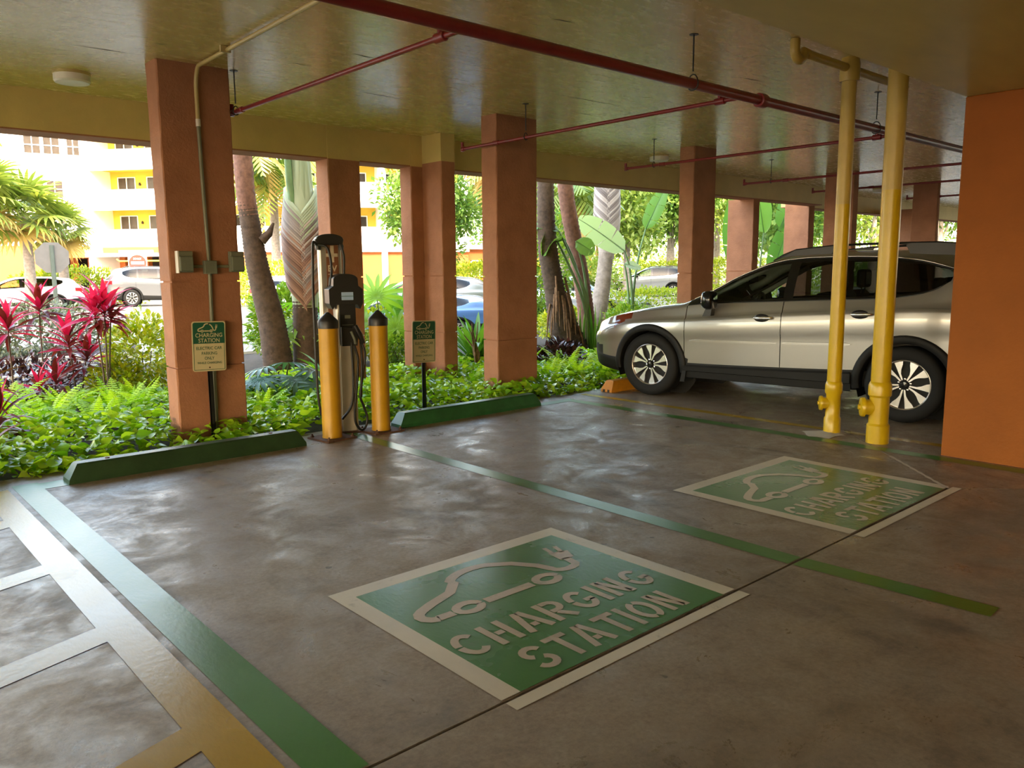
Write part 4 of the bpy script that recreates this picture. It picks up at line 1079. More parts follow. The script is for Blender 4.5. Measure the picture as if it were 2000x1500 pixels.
car((7.318+.991*.90, 5.824+.134*.90, 0), uz, 'champagne silver estate car with black cladding and roof rails behind the yellow pipes', 'car', True, name='estate_car')
# ================================================================== PLANTS
RND = random.Random(11); NR = np.random.default_rng(5)
def rotz(a): return Matrix.Rotation(a, 4, 'Z')
def leaf_strip(L, W, n=6, fold=.25, droop=.3, prof=None, ups=0.0, cup=0.0):
    """blade along +x, folded at the midrib, bending down; returns verts, faces"""
    vs = []; x = z = 0.0; a = ups
    for k in range(n+1):
        t = k/n
        w = W*(prof(t) if prof else math.sin(PI*min(1, .08+.92*t))**.8) if k < n else W*.02
        vs += [(x, -w, z+fold*w), (x, 0, z), (x, w, z+fold*w)]
        x += L/n*math.cos(a); z += L/n*math.sin(a); a -= droop/n
    fs = []
    for k in range(n): fs += [(3*k, 3*k+3, 3*k+4, 3*k+1), (3*k+1, 3*k+4, 3*k+5, 3*k+2)]
    return vs, fs
HEART = lambda t: [.35, .92, 1.0, .86, .58, .28, .02][min(6, int(t*6+.5))]
def cloud(name, mats, P, D, S, tv, tf, roll=None, mi=None):
    """one mesh: template leaf copied to points P, axis D, size S"""
    tv = np.asarray(tv, float); tf = np.asarray(tf, int); n = len(P)
    D = D/np.linalg.norm(D, axis=1, keepdims=True)
    up = np.tile([0, 0, 1.0], (n, 1)); up[np.abs(D[:, 2]) > .95] = [1, 0, 0]
    Y = np.cross(up, D); Y /= np.linalg.norm(Y, axis=1, keepdims=True); Z = np.cross(D, Y)
    r = NR.uniform(-.9, .9, n) if roll is None else roll
    c, s = np.cos(r)[:, None], np.sin(r)[:, None]
    Y2 = c*Y+s*Z; Z2 = -s*Y+c*Z
    V = P[:, None, :]+S[:, None, None]*(tv[None, :, 0:1]*D[:, None, :]+tv[None, :, 1:2]*Y2[:, None, :]+tv[None, :, 2:3]*Z2[:, None, :])
    F = (tf[None]+(np.arange(n)*len(tv))[:, None, None])
    MI = None if mi is None else np.repeat(mi, len(tf))
    return npmesh(name, V.reshape(-1, 3), F.reshape(-1, tf.shape[1]), mats, MI, True)
QV, QF = [(0, 0, 0), (.5, -.28, .06), (1, 0, -.05), (.5, .28, .06)], [(0, 1, 2, 3)]       # single-quad leaf

# ---- ground cover of heart-shaped leaves: the nearest ones singly, the rest as one mass
def ground_cover():
    root = empty('ground_cover', (4, 7.6, -.05), 0, 'low glossy heart-leaved vine carpeting the bed behind the wheel stops', 'ground cover')
    tv, tf = leaf_strip(1.0, .42, 5, .22, .7, lambda t: [.40, .95, .92, .62, .30, .02][min(5, int(t*5+.5))], .25)
    n = 15000
    X = NR.uniform(-1.5, 9.8, n); Y = 6.56+np.abs(NR.normal(0, 1, n))*0.0+NR.uniform(0, 1, n)**1.25*3.3
    cols = [(2.36, 3.03, 7.0, 7.32), (6.03, 6.73, 7.02, 7.35), (4.93, 5.45, 8.86, 9.23), (6.14, 6.62, 8.45, 9.18), (3.3, 4.1, 6.2, 6.75)]
    ok = np.ones(n, bool)
    for a, b, c, d in cols: ok &= ~((X > a) & (X < b) & (Y > c) & (Y < d))
    X, Y = X[ok], Y[ok]; n = len(X)
    hmax = .06+.13*np.clip((Y-6.5)/.5, 0, 1)+.05*np.sin(X*2.3)*np.sin(Y*3.1)
    Z = -.03+NR.uniform(.25, 1, n)*hmax
    a = NR.uniform(0, 2*PI, n); el = NR.uniform(-.35, .55, n)
    Dv = np.stack([np.cos(a)*np.cos(el), np.sin(a)*np.cos(el)-.25, np.sin(el)], 1)
    S = NR.uniform(.06, .115, n); P = np.stack([X, Y, Z], 1)
    order = np.argsort(np.hypot(X, Y)-1.6*(Z > .04)+NR.uniform(0, 1.1, n))
    vis = X > .2
    near = [i for i in order if .35 < X[i] < 5.5 and Z[i] > .035][:300]
    rest = np.ones(n, bool); rest[near] = False
    me = cloud('leaf_mass', M['pothos'], P[rest], Dv[rest], S[rest], tv, tf)
    o = link('leaf_mass', me, root, (-4, -7.6, .05)); o['kind'] = 'stuff'
    lm = MB().add(tv, tf, 0, True).mesh('leaf', M['pothos_obj'])
    for i in near:
        d = Vector(Dv[i]).normalized(); q = d.to_track_quat('X', 'Z') @ Euler((RND.uniform(-.7, .7), 0, 0)).to_quaternion()
        o = link('leaf', lm, root, (X[i]-4, Y[i]-7.6, Z[i]+.05), None, (S[i]*1.25,)*3)
        o.rotation_mode = 'QUATERNION'; o.rotation_quaternion = q
    # trailing stems
    st = MB()
    for k in range(90):
        x, y = RND.uniform(-.5, 9), RND.uniform(6.55, 9)
        st.tube([(x-4, y-7.6, .05), (x-4+RND.uniform(-.15, .15), y-7.6+RND.uniform(-.15, .15), .12), (x-4+RND.uniform(-.3, .3), y-7.6+RND.uniform(-.25, .2), .10)], .003, 4)
    link('vine_stems', st.mesh('vine_stems', M['stalk']), root)['kind'] = 'stuff'
ground_cover()

# ---- sword ferns
def frond_mesh(L, bend, n=16):
    vs, fs = [], []; x = z = 0.0; a = 1.2
    pts = []
    for k in range(n+1):
        pts.append((x, z, a)); x += L/n*math.cos(a); z += L/n*math.sin(a); a -= bend/n
    for k in range(1, n+1):
        x, z, a = pts[k]; t = k/n; w = L*.115*(math.sin(PI*min(1, .12+.86*t))**.7)
        for s in (-1, 1):
            b = len(vs); dx = L/n*.36
            vs += [(x-dx*math.cos(a), 0, z-dx*math.sin(a)), (x+dx*math.cos(a), 0, z+dx*math.sin(a)), (x+dx*.9*math.cos(a)+w*.28, s*w, z+dx*.9*math.sin(a)-.12*w), (x-dx*.5*math.cos(a)+w*.24, s*w*.92, z-dx*.5*math.sin(a)-.12*w)]
            fs.append((b, b+1, b+2, b+3) if s > 0 else (b+3, b+2, b+1, b))
    for k in range(n):
        b = len(vs); (x0, z0, _), (x1, z1, _) = pts[k], pts[k+1]
        vs += [(x0, -.003, z0), (x1, -.003, z1), (x1, .003, z1), (x0, .003, z0)]; fs.append((b, b+1, b+2, b+3))
    return MB().add(vs, fs).mesh('frond', M['fern'])
FR = [frond_mesh(L, b) for L, b in ((.42, .7), (.48, 1.0), (.38, 1.4), (.45, 1.7))]
def fern(x, y, sc, label, n=13):
    r = empty('fern', (x, y, -.04), RND.uniform(0, 6), label, 'fern', 'bright green sword ferns')
    for k in range(n):
        o = link('frond', RND.choice(FR), r, (RND.uniform(-.04, .04), RND.uniform(-.04, .04), 0), (RND.uniform(-.15, .15), RND.uniform(-.35, .25), 2*PI*k/n+RND.uniform(-.25, .25)))
        s = sc*RND.uniform(.8, 1.15); o.scale = (s, s, s)
for x, y, s, l in ((2.05, 8.35, 1.0, 'bright green sword fern left of the column with the conduit, front of its clump'), (1.75, 8.75, 1.1, 'bright green sword fern behind the left end of the left wheel stop'), (2.35, 8.75, 1.15, 'bright green sword fern at the foot of the three tall red stems'),
                   (2.62, 8.9, 1.0, 'bright green sword fern against the left face of the conduit column'), (1.35, 8.6, 1.0, 'bright green sword fern near the left picture edge'), (2.0, 9.3, 1.1, 'bright green sword fern below the red crown leaves'),
                   (1.5, 9.5, 1.2, 'bright green sword fern at the left, second row from the slab'), (2.75, 9.5, 1.0, 'bright green sword fern in front of the yellow green shrub'),
                   (3.55, 7.9, .9, 'bright green sword fern between conduit column and left bollard'), (3.85, 8.5, .9, 'bright green sword fern behind the left bollard'),
                   (7.25, 7.35, 1.0, 'bright green sword fern just right of the middle column'), (7.65, 7.25, 1.1, 'bright green sword fern in front of the paddle-leaved clump'), (8.05, 7.1, 1.15, 'bright green sword fern nearest the car bumper'),
                   (7.9, 7.75, 1.2, 'bright green sword fern behind the car bumper'), (8.5, 7.4, 1.1, 'bright green sword fern under the car nose'), (7.45, 8.0, 1.1, 'bright green sword fern in front of the thick dark palm base'),
                   (5.35, 7.9, .8, 'bright green sword fern under the sign on the stake'), (5.0, 8.2, .8, 'bright green sword fern behind the sign on the stake')):
    fern(x, y, s, l)

# ---- red ti plants
TI = []
for L, w, dr, up in ((.36, .031, .5, .9), (.42, .034, .8, .7), (.34, .030, 1.2, .4), (.32, .033, .2, 1.1)):
    vs, fs = leaf_strip(L, w, 7, .35, dr, lambda t: [.25, .45, .8, 1.0, .95, .7, .38, .02][min(7, int(t*7+.5))], 0)
    TI.append((MB().add(vs, fs, 0, True).mesh('leaf', M['ti_pink']), MB().add(vs, fs, 0, True).mesh('leaf', M['ti_dark'])))
def ti_plant(x, y, stems, label, pink=.5, sc=1.0):
    r = empty('ti_plant', (x, y, -.05), 0, label, 'plant', 'red leaved ti plants')
    for (dx, dy, h, nl, s) in stems:
        path = [(dx*.15, dy*.15, 0), (dx*.5, dy*.6, h*.5), (dx, dy, h)]
        st = MB().tube(smooth_path(path, 4), [.013-.006*k/8 for k in range(9)], 7).build('stem', M['stem_grey'], r)
        nl = int(nl*1.45)
        for k in range(nl):
            t = k/nl; el = 1.40-1.70*t+RND.uniform(-.15, .15)      # young upright leaves on top, older hanging
            az = k*2.4+RND.uniform(-.3, .3)
            a, b = RND.choice(TI); o = link('leaf', a if RND.random() < pink*(1.5-1.3*t) else b, st, (dx, dy, h-.16*s*t), (RND.uniform(-.3, .3), -el, az))
            q = s*RND.uniform(.85, 1.1)*sc; o.scale = (q, q, q)
ti_plant(2.5, 9.6, [(-.06, .03, 1.12, 22, 1.0), (.03, -.02, 1.16, 24, 1.05), (.10, .02, 1.05, 16, .85)], 'tall red ti plant with three bare stems left of the conduit column', .75)
ti_plant(2.08, 10.6, [(.02, 0, 1.16, 26, 1.0)], 'red ti plant on one stem in front of the grey octagonal sign', .45)
ti_plant(2.3, 10.05, [(-.05, 0, .78, 26, 1.0), (.12, -.05, .60, 24, .95)], 'bushy dark red ti plant between the two taller ones', .5)
ti_plant(1.72, 10.3, [(.0, 0, .98, 24, 1.0)], 'red ti plant with magenta leaves at the left edge behind the ferns', .7)
ti_plant(1.16, 7.95, [(-.08, .05, .62, 22, 1.1), (.02, -.1, .34, 18, 1.0)], 'dark red ti plant cut by the left picture edge near the slab', .25)
ti_plant(1.0, 7.25, [(-.02, 0, .16, 14, .9)], 'low dark ti plant at the left edge beside the slab', .1)
ti_plant(2.02, 9.9, [(.05, .05, .35, 14, .9), (-.12, .0, .30, 12, .8)], 'low magenta ti plant among the dark ground leaves', .6)

# ---- bushes
def bush(name, label, loc, size, n, leaf, mats, cat='shrub', group=None, stems=3, flat=False, shell=.55, tmpl=None):
    r = empty(name, loc, 0, label, cat, group)
    v = NR.normal(0, 1, (n, 3)); v /= np.linalg.norm(v, axis=1, keepdims=True)
    rad = shell+(1-shell)*NR.random(n)**.6
    if flat:   # clipped block
        v = v/np.max(np.abs(v), axis=1, keepdims=True)
    lump = 1+.13*np.sin(v[:, 0]*5+1)*np.sin(v[:, 1]*4)+.1*np.sin(v[:, 2]*7+v[:, 0]*3)
    P = v*rad[:, None]*lump[:, None]*np.array(size)/2+np.array([0, 0, size[2]/2])
    P[:, 2] = np.maximum(P[:, 2], .02)
    Dv = v+NR.normal(0, .55, (n, 3))+np.array([0, 0, .25])
    S = leaf*NR.uniform(.7, 1.3, n)
    tv, tf = tmpl or (QV, QF)
    me = cloud('foliage', mats, P, Dv, S, tv, tf, mi=None)
    o = link('foliage', me, r); o['kind'] = 'stuff'
    for k in range(stems):
        a = 2*PI*k/stems+.4
        MB().tube([(.05*math.cos(a), .05*math.sin(a), -.05), (size[0]*.2*math.cos(a), size[1]*.2*math.sin(a), size[2]*.55)], [.012, .006], 6).build('stem', M['stem_grey'], r)
    return r
LV, LF = leaf_strip(1.0, .22, 3, .2, .5, lambda t: [.3, 1, .8, .02][min(3, int(t*3+.5))])
T4 = (LV, LF)
bush('shrub', 'yellow green shrub directly left of the conduit column', (3.08, 10.3, -.05), (.85, .8, 1.0), 2600, .075, M['croton'], tmpl=T4)
bush('shrub', 'low yellow green shrub in front of the taller yellow green one', (2.72, 10.05, -.05), (.6, .5, .5), 1000, .07, M['croton'], tmpl=T4)
bush('shrub', 'grey variegated shrub on the traffic island beyond the red plants', (3.1, 16.6, -.1), (2.6, 1.4, 1.0), 3200, .10, M['variegated'], tmpl=T4)
bush('shrub', 'dark purple leaved groundcover among the red plants', (1.95, 10.9, -.05), (1.8, 1.2, .5), 1500, .09, M['darkleaf'], tmpl=T4)
bush('shrub', 'leafy mid green shrub between the two left palm trunks', (5.85, 11.7, -.05), (1.5, .9, 1.35), 4200, .095, M['shrub'], tmpl=T4)
bush('shrub', 'yellow green shrub behind the left palm trunks', (6.6, 12.9, -.05), (1.6, .9, 1.0), 2400, .08, M['croton'], tmpl=T4)
bush('shrub', 'yellow green shrub behind the bollard with lobed leaves over it', (7.3, 11.3, -.05), (1.5, .9, .95), 2600, .08, M['croton'], tmpl=T4)
bush('shrub', 'dark leafy shrub left of the stepped column', (7.15, 10.6, -.05), (1.0, .6, .55), 1200, .09, M['shrub'], tmpl=T4)
bush('shrub', 'dark glossy low plant with white marked leaves right of the middle column', (8.35, 8.35, -.05), (.75, .5, .42), 420, .13, [M['darkleaf']], tmpl=T4)
bush('shrub', 'yellow green shrub behind the dark palm base', (11.6, 11.4, -.05), (1.3, .9, .75), 2000, .08, M['croton'], tmpl=T4)
bush('shrub', 'low mid green shrub beside the slim grey palm', (12.6, 10.6, -.05), (1.2, .8, .8), 1600, .09, M['shrub'], tmpl=T4)
bush('hedge', 'sunny clipped yellow green hedge just beyond the car bonnet', (19.0, 15.2, -.1), (4.6, 1.6, .90), 6000, .085, M['hedge'], 'hedge', flat=True, tmpl=T4)
bush('hedge', 'clipped hedge continuing behind the outer columns', (23.5, 13.6, -.1), (6.5, 1.2, 1.0), 4500, .10, M['hedge'], 'hedge', flat=True)
bush('hedge', 'long sunny hedge on the far side of the car park', (36, 39, -.12), (15, 2, 2.0), 9000, .17, M['hedge'], 'hedge', flat=True)
bush('hedge', 'far yellow green hedge beside the silver car', (46, 31, -.12), (16, 2, 2.0), 9000, .17, M['hedge'], 'hedge', flat=True)
bush('hedge', 'rounded sunlit shrub in front of the far orange wall', (9.4, 40.5, -.12), (5.0, 2, 1.75), 3800, .17, M['hedge'], 'hedge')
bush('hedge', 'sunlit shrub beside the far garage entrance', (12.3, 42.5, -.12), (2.6, 1.6, 1.3), 1600, .15, M['hedge'], 'hedge')
bush('hedge', 'sunlit shrubs behind the white parked car', (16.5, 35, -.12), (8, 2, 1.9), 4500, .16, M['hedge'], 'hedge')
bush('hedge', 'sunlit shrubs behind the silver saloons', (25, 29.5, -.12), (10, 2, 1.9), 5000, .16, M['hedge'], 'hedge')

# ---- strap-leaved clumps
def clump(name, label, loc, n, L, W, mats, spread=.5, cat='plant'):
    r = empty(name, loc, 0, label, cat)
    ms = []
    for q in range(3):
        vs, fs = leaf_strip(L*(.8+.15*q), W, 8, .3, .5+.35*q, lambda t: [.5, .75, .95, 1, 1, .9, .7, .4, .02][min(8, int(t*8+.5))])
        ms.append(MB().add(vs, fs, 0, True).mesh('leaf', mats))
    for k in range(n):
        t = k/n; o = link('leaf', ms[k % 3], r, (RND.uniform(-.08, .08), RND.uniform(-.08, .08), 0), (RND.uniform(-.3, .3), -(1.5-spread*(.2+t)), k*2.4)); 
        s = RND.uniform(.85, 1.15); o.scale = (s, s, s)
    return r
clump('strap_plant', 'dense clump of upright green strap leaves between the stepped and middle columns', (7.75, 9.55, -.05), 44, 1.1, .045, M['strap'], .55)
clump('strap_plant', 'small strap leaved clump at the foot of the left palms', (5.3, 9.9, -.05), 14, .55, .05, M['strap'], .9)
dt_ = empty('dead_stump', (7.42, 9.1, -.05), 0, 'dry brown leaf stump beside the strap leaves', 'stump')
for k in range(9): MB().tube([(RND.uniform(-.04, .04), RND.uniform(-.04, .04), 0), (RND.uniform(-.1, .05), RND.uniform(-.05, .05), .3), (RND.uniform(-.2, .1), RND.uniform(-.1, .1), RND.uniform(.5, .75))], [.02, .016, .006], 6).build('dry_stalk', M['fibre'], dt_)

# ---- deeply lobed leaves (tree philodendron)
def lobed_mesh(m, L=.5):
    mb = MB()
    for k in range(13):
        t = (k-6)/6.0; a = t*2.35; ll = L*(.62+.38*math.cos(t*1.2))
        vs, fs = leaf_strip(ll*RND.uniform(.85, 1.1), .034*(L/.5), 4, .2, .75, lambda q: [1.1, .9, 1.0, .7, .05][min(4, int(q*4+.5))])
        vs = [Matrix.Rotation(a, 4, 'Z') @ Vector(v) for v in vs]; mb.add(vs, fs, 0, True)
    mb.add([(0.18*L*math.cos(2.4*(i-6)/6), .18*L*math.sin(2.4*(i-6)/6), .004) for i in range(13)]+[(-.02, 0, 0)], [(i, i+1, 13) for i in range(12)])
    return mb.mesh('leaf', m)
LOB = lobed_mesh(M['lobed']); LOBB = lobed_mesh(M['bluegreen'], .42)
def lobed_plant(label, loc, leaves, me):
    r = empty('lobed_plant', loc, 0, label, 'plant')
    for (dx, dy, h, el, az, s) in leaves:
        st = MB().tube(smooth_path([(0, 0, 0), (dx*.35, dy*.35, h*.6), (dx, dy, h)], 4), [.014-.006*k/8 for k in range(9)], 7).build('leaf_stalk', M['stalk'], r)
        o = link('leaf', me, st, (dx, dy, h), (0, el, az)); o.scale = (s, s, s)
lobed_plant('tall lobed leaved plant rising behind the right bollard', (6.95, 10.95, -.05), [(-.12, -.1, 1.10, -1.05, .9, 1.15), (-.50, 0, .98, -.6, 2.4, 1.0), (.2, .15, 1.12, -.7, .3, .95), (.62, -.1, .82, -.4, -.3, 1.05), (-.45, -.3, .72, -.9, 1.6, 1.0), (.3, -.2, .88, -1.0, .9, 1.0), (.85, -.1, .7, -.3, -.6, .95), (.05, -.35, .62, -1.1, 1.1, .9)], LOB)
lobed_plant('mid green lobed plant between the left palm trunks', (5.35, 10.6, -.05), [(0, 0, .78, .4, -1.8, .8), (.3, 0, .9, .4, -.7, .8), (-.25, 0, .6, .5, -2.5, .75), (.1, .2, 1.05, .2, .8, .8), (.4, -.2, .6, .6, -1.0, .8)], LOB)
lobed_plant('blue green lobed plant at the foot of the left palm trunks', (4.15, 8.62, -.05), [(-.35, -.1, .32, .35, -2.6, .9), (0, -.25, .30, .5, -1.6, 1), (.3, -.1, .36, .4, -.7, 1), (.1, .1, .45, .1, .9, .95), (-.2, .1, .42, .2, 2.4, .9), (-.6, 0, .25, .5, 3.0, .85), (.2, -.4, .22, .6, -1.2, .9)], LOBB)

# ---- palms
def trunk(mb, path, radii, n=14, ring=.012, per=.05, mi=0):
    """tapering trunk with leaf-scar rings"""
    sp = smooth_path(path, 12); L = 0; pts = []; R = []
    for i, p in enumerate(sp):
        if i: L += (p-sp[i-1]).length
    m = int(L/(per/2)); acc = [0]
    for i in range(1, len(sp)): acc.append(acc[-1]+(sp[i]-sp[i-1]).length)
    for k in range(m+1):
        d = L*k/m; i = max(0, min(len(sp)-2, int(np.searchsorted(acc, d))-1)); t = (d-acc[i])/max(1e-6, acc[i+1]-acc[i])
        pts.append(sp[i]+(sp[i+1]-sp[i])*min(1, max(0, t)))
        R.append(float(np.interp(d/L, [q[0] for q in radii], [q[1] for q in radii]))*(1+(ring if k % 2 else -ring)*RND.uniform(.4, 1.6)))
    mb.tube(pts, R, n, mi); return mb
def boots(root, cx, cy, z0, z1, rfun, mats, face=-2.2, count=26, h=.30, name='leaf_base'):
    """two-ranked overlapping leaf bases: chevrons rising from the middle line of the trunk"""
    for k in range(count):
        for s in (-1, 1):
            t = k/count; z = z0+(z1-z0)*t+(0.5*(z1-z0)/count if s > 0 else 0); vs = []; nn = 7
            for i in range(nn+1):
                a = face+s*(i/nn)*1.75-.10*s; zz = z+h*(i/nn)**.85
                r = rfun(zz)+.018+.012*(i/nn)
                th = (z1-z0)/count*1.15
                for dz, dr in ((0, 0.022), (th*.55, .026), (th*1.25, -.014)):
                    vs.append((cx(zz)+(r+dr)*math.cos(a), cy(zz)+(r+dr)*math.sin(a), zz+dz))
            fs = [(i*3+j, (i+1)*3+j, (i+1)*3+j+1, i*3+j+1) for i in range(nn) for j in range(2)]
            if s < 0: fs = [f[::-1] for f in fs]
            m = mats[min(len(mats)-1, max(0, int(t*len(mats)+RND.uniform(-.6, .6))))]
            MB().add(vs, fs, 0, True).build(name, m, root)
pr = empty('palm', (5.0, 10.5, -.05), 0, 'ringed brown palm trunk leaning left, beside the conduit column', 'palm', 'palm trunks in the garden')
trunk(MB(), [(-.02, 0, 0), (-.10, 0, .8), (-.26, 0, 1.55), (-.33, 0, 2.1), (-.38, 0, 2.6), (-.40, 0, 3.6), (-.38, 0, 5.2)], [(0, .215), (.12, .19), (.3, .15), (.5, .115), (1, .11)], 16, .03, .045).build('trunk', M['bark'], pr)
trunk(MB(), [(-.330, 0, 2.12), (-.38, 0, 2.6), (-.40, 0, 3.6)], [(0, .118), (.2, .125), (1, .125)], 14, .04, .09).build('upper_trunk', M['bark_red'], pr)
MB().tube([(-.24, -.1, 1.92), (-.14, -.14, 2.02), (-.08, -.16, 2.16)], [.07, .05, .015], 8).build('cut_stub', M['bark'], pr)
p2r = empty('palm', (5.42, 10.5, -.05), 0, 'palm with a braided leaf base pattern behind the charger mast', 'palm', 'palm trunks in the garden')
rf = lambda z: float(np.interp(z, [0, .9, 1.2, 1.7, 2.05, 2.5, 3.2], [.19, .165, .19, .235, .24, .185, .13]))
trunk(MB(), [(-.02, 0, 0), (-.01, 0, .9), (0, 0, 1.2)], [(0, .20), (.6, .18), (1, .17)], 16, .03, .05).build('trunk', M['bark'], p2r)
MB().tube([(0, 0, z) for z in np.linspace(1.0, 3.4, 18)], [rf(z) for z in np.linspace(1.0, 3.4, 18)], 18).build('leaf_sheath', M['boot_green'], p2r)
boots(p2r, lambda z: 0, lambda z: 0, .95, 2.25, rf, [M['boot_brown'], M['boot_grey'], M['boot_brown'], M['boot_grey'], M['boot_green']], -2.05, 32, .42)
for k in range(6):
    a = -2.05+(k-2.5)*.5; MB().tube([(.15*math.cos(a), .15*math.sin(a), 2.2), (.09*math.cos(a), .09*math.sin(a), 3.4), (.3*math.cos(a), .3*math.sin(a), 4.6)], [.05, .055, .04], 8).build('leaf_stalk', M['boot_green'], p2r)
MB().tube([(-.12, -.06, 2.1), (-.19, -.06, 2.7), (-.22, -.06, 3.5)], [.05, .05, .045], 8).build('leaf_stalk', M['stalk'], p2r)

p3r = empty('palm', (10.0, 10.0, -.05), 0, 'thick dark leaning palm base right of the middle column', 'palm', 'palm trunks in the garden')
trunk(MB(), [(.35, 0, 0), (.1, 0, .6), (-.12, 0, 1.3), (-.28, 0, 2.2), (-.3, 0, 4)], [(0, .34), (.12, .26), (.3, .18), (1, .12)], 16, .05, .07).build('trunk', M['bark'], p3r)
for k in range(16):
    a = RND.uniform(-3.2, -.6); zz = RND.uniform(.3, 1.5); x0 = float(np.interp(zz, [0, .6, 1.3], [.35, .1, -.12]))
    r0 = float(np.interp(zz, [0, .6, 1.5], [.33, .27, .19]))
    MB().tube([(x0+r0*math.cos(a), r0*math.sin(a), zz), (x0+(r0+.07)*math.cos(a), (r0+.07)*math.sin(a), zz-.25), (x0+(r0+.10)*math.cos(a), (r0+.1)*math.sin(a), max(.05, zz-.6))], [.02, .018, .008], 5).build('dry_fibre', M['fibre'], p3r)
p4r = empty('palm', (10.95, 10.2, -.05), 0, 'slim ringed palm trunk leaning left among the paddle leaves', 'palm', 'palm trunks in the garden')
trunk(MB(), [(.08, 0, 0), (-.05, 0, .9), (-.27, 0, 1.8), (-.5, 0, 2.6), (-.62, 0, 3.4), (-.7, 0, 4.5)], [(0, .17), (.2, .15), (.6, .14), (1, .13)], 16, .035, .075).build('trunk', M['bark_red'], p4r)
p5r = empty('palm', (12.95, 11.5, -.05), 0, 'grey palm trunk with a braided crown base, behind the car headlamp', 'palm', 'palm trunks in the garden')
trunk(MB(), [(-.32, 0, 0), (-.28, 0, .4), (-.1, 0, 1.2), (0, 0, 1.9), (.02, 0, 2.2)], [(0, .21), (.3, .185), (.7, .155), (1, .16)], 16, .03, .06).build('trunk', M['bark_grey'], p5r)
rf5 = lambda z: float(np.interp(z, [1.6, 2.0, 2.5, 2.9, 3.6], [.14, .19, .235, .23, .20]))
MB().tube([(.01, 0, z) for z in np.linspace(1.7, 3.6, 14)], [rf5(z) for z in np.linspace(1.7, 3.6, 14)], 18).build('leaf_sheath', M['boot_grey'], p5r)
boots(p5r, lambda z: .01, lambda z: 0, 1.85, 3.2, rf5, [M['boot_grey']], -2.3, 24, .38)

# ---- paddle-leaved plants (bird of paradise, banana)
def paddle(L, W, m, splits=5, droop=.5, seed=0):
    """big blade with midrib; edges torn between the side veins"""
    rr = random.Random(seed); mb = MB(); n = 14; x = z = 0; a = 0; C = []
    for k in range(n+1):
        C.append((x, z, a)); x += L/n*math.cos(a); z += L/n*math.sin(a); a -= droop/n
    prof = lambda t: W*(math.sin(PI*min(1, .06+.90*t))**.55)*(1-.25*t)
    for s in (-1, 1):
        k = 0
        while k < n:
            k2 = min(n, k+rr.randint(2, 5)); gap = .012*L if rr.random() < .6 else 0.0
            vs = []; m_ = k2-k
            for i in range(k, k2+1):
                xx, zz, aa = C[i]; t = i/n; w = prof(t) if i not in (0,) else W*.15
                g_ = gap*(.5 if i == k else -.5 if i == k2 else 0)
                for f, lift in ((0, 0), (.5, .10), (1.0, .06)):
                    vs.append((xx+.18*w*f+g_*f*2, s*w*f, zz+lift*w*(1 if f < 1 else 1)+rr.uniform(-.01, .01)*f))
            fs = [(i*3+j, (i+1)*3+j, (i+1)*3+j+1, i*3+j+1) for i in range(m_) for j in range(2)]
            if s < 0: fs = [f[::-1] for f in fs]
            mb.add(vs, fs, 0, True); k = k2
    mb.tube([(c[0], 0, c[1]-.004) for c in C], [.014*(1-.8*i/n)+.002 for i in range(n+1)], 6, 0)
    return mb.mesh('leaf', m)
def paddle_plant(name, label, loc, leaves, base=True):
    r = empty(name, loc, 0, label, 'plant')
    for i, (path, L, W, el, az, roll, m, ds) in enumerate(leaves):
        st = MB().tube(smooth_path(path, 5), [.034-.020*k/(5*(len(path)-1)) for k in range(5*(len(path)-1)+1)], 8).build('leaf_stalk', M['stalk'], r)
        o = link('leaf', paddle(L, W, M[m], 5, ds, i), st, path[-1], None)
        o.rotation_mode = 'QUATERNION'
        o.rotation_quaternion = Euler((0, 0, az)).to_quaternion() @ Euler((0, -el, 0)).to_quaternion() @ Euler((roll, 0, 0)).to_quaternion()
    return r
IMG_L = math.atan2(.665, -.747)      # heading of picture-left on the ground
IMG_R = IMG_L-PI
bp = paddle_plant('paddle_plant', 'fan of grey green paddle leaves beside the car nose', (10.5, 9.75, -.05), [
    ([(0, 0, .1), (-.02, 0, .8), (-.28, .05, 1.6), (-.50, .10, 2.02)], .55, .19, -.2, IMG_L+.5, .5, 'paddle', .9),
    ([(0, 0, .1), (-.05, 0, 1.0), (-.38, .05, 1.7), (-.62, .1, 2.15)], .65, .20, .5, IMG_L, -.5, 'paddle', 1.2),
    ([(0, 0, .1), (0, 0, .9), (-.15, -.02, 1.55), (-.36, -.05, 1.98)], .36, .20, -.5, IMG_R-.2, 1.0, 'paddle', .3),
    ([(.05, 0, .1), (-.1, 0, .9), (-.5, .1, 1.75), (-.75, .2, 2.2)], .5, .16, -.9, IMG_L+.2, .3, 'paddle', .8),
])
for k in range(9):
    t = (k-4)/4; a = IMG_L if t < 0 else IMG_R
    d = Vector((math.cos(a), math.sin(a), 0))*abs(t)
    vs, fs = leaf_strip(.98-.15*abs(t), .095, 6, .5, .25, lambda q: [1, 1, .95, .85, .65, .4, .03][min(6, int(q*6+.5))])
    o = MB().add(vs, fs, 0, True).build('leaf_sheath', M['boot_brown'] if abs(t) > .8 else M['strap'], bp, (d.x*.06, d.y*.06, 0)); o.rotation_mode = 'QUATERNION'
    o.rotation_quaternion = Euler((0, 0, a)).to_quaternion() @ Euler((0, -(PI/2-abs(t)*.42), 0)).to_quaternion() @ Euler((PI, 0, 0)).to_quaternion()
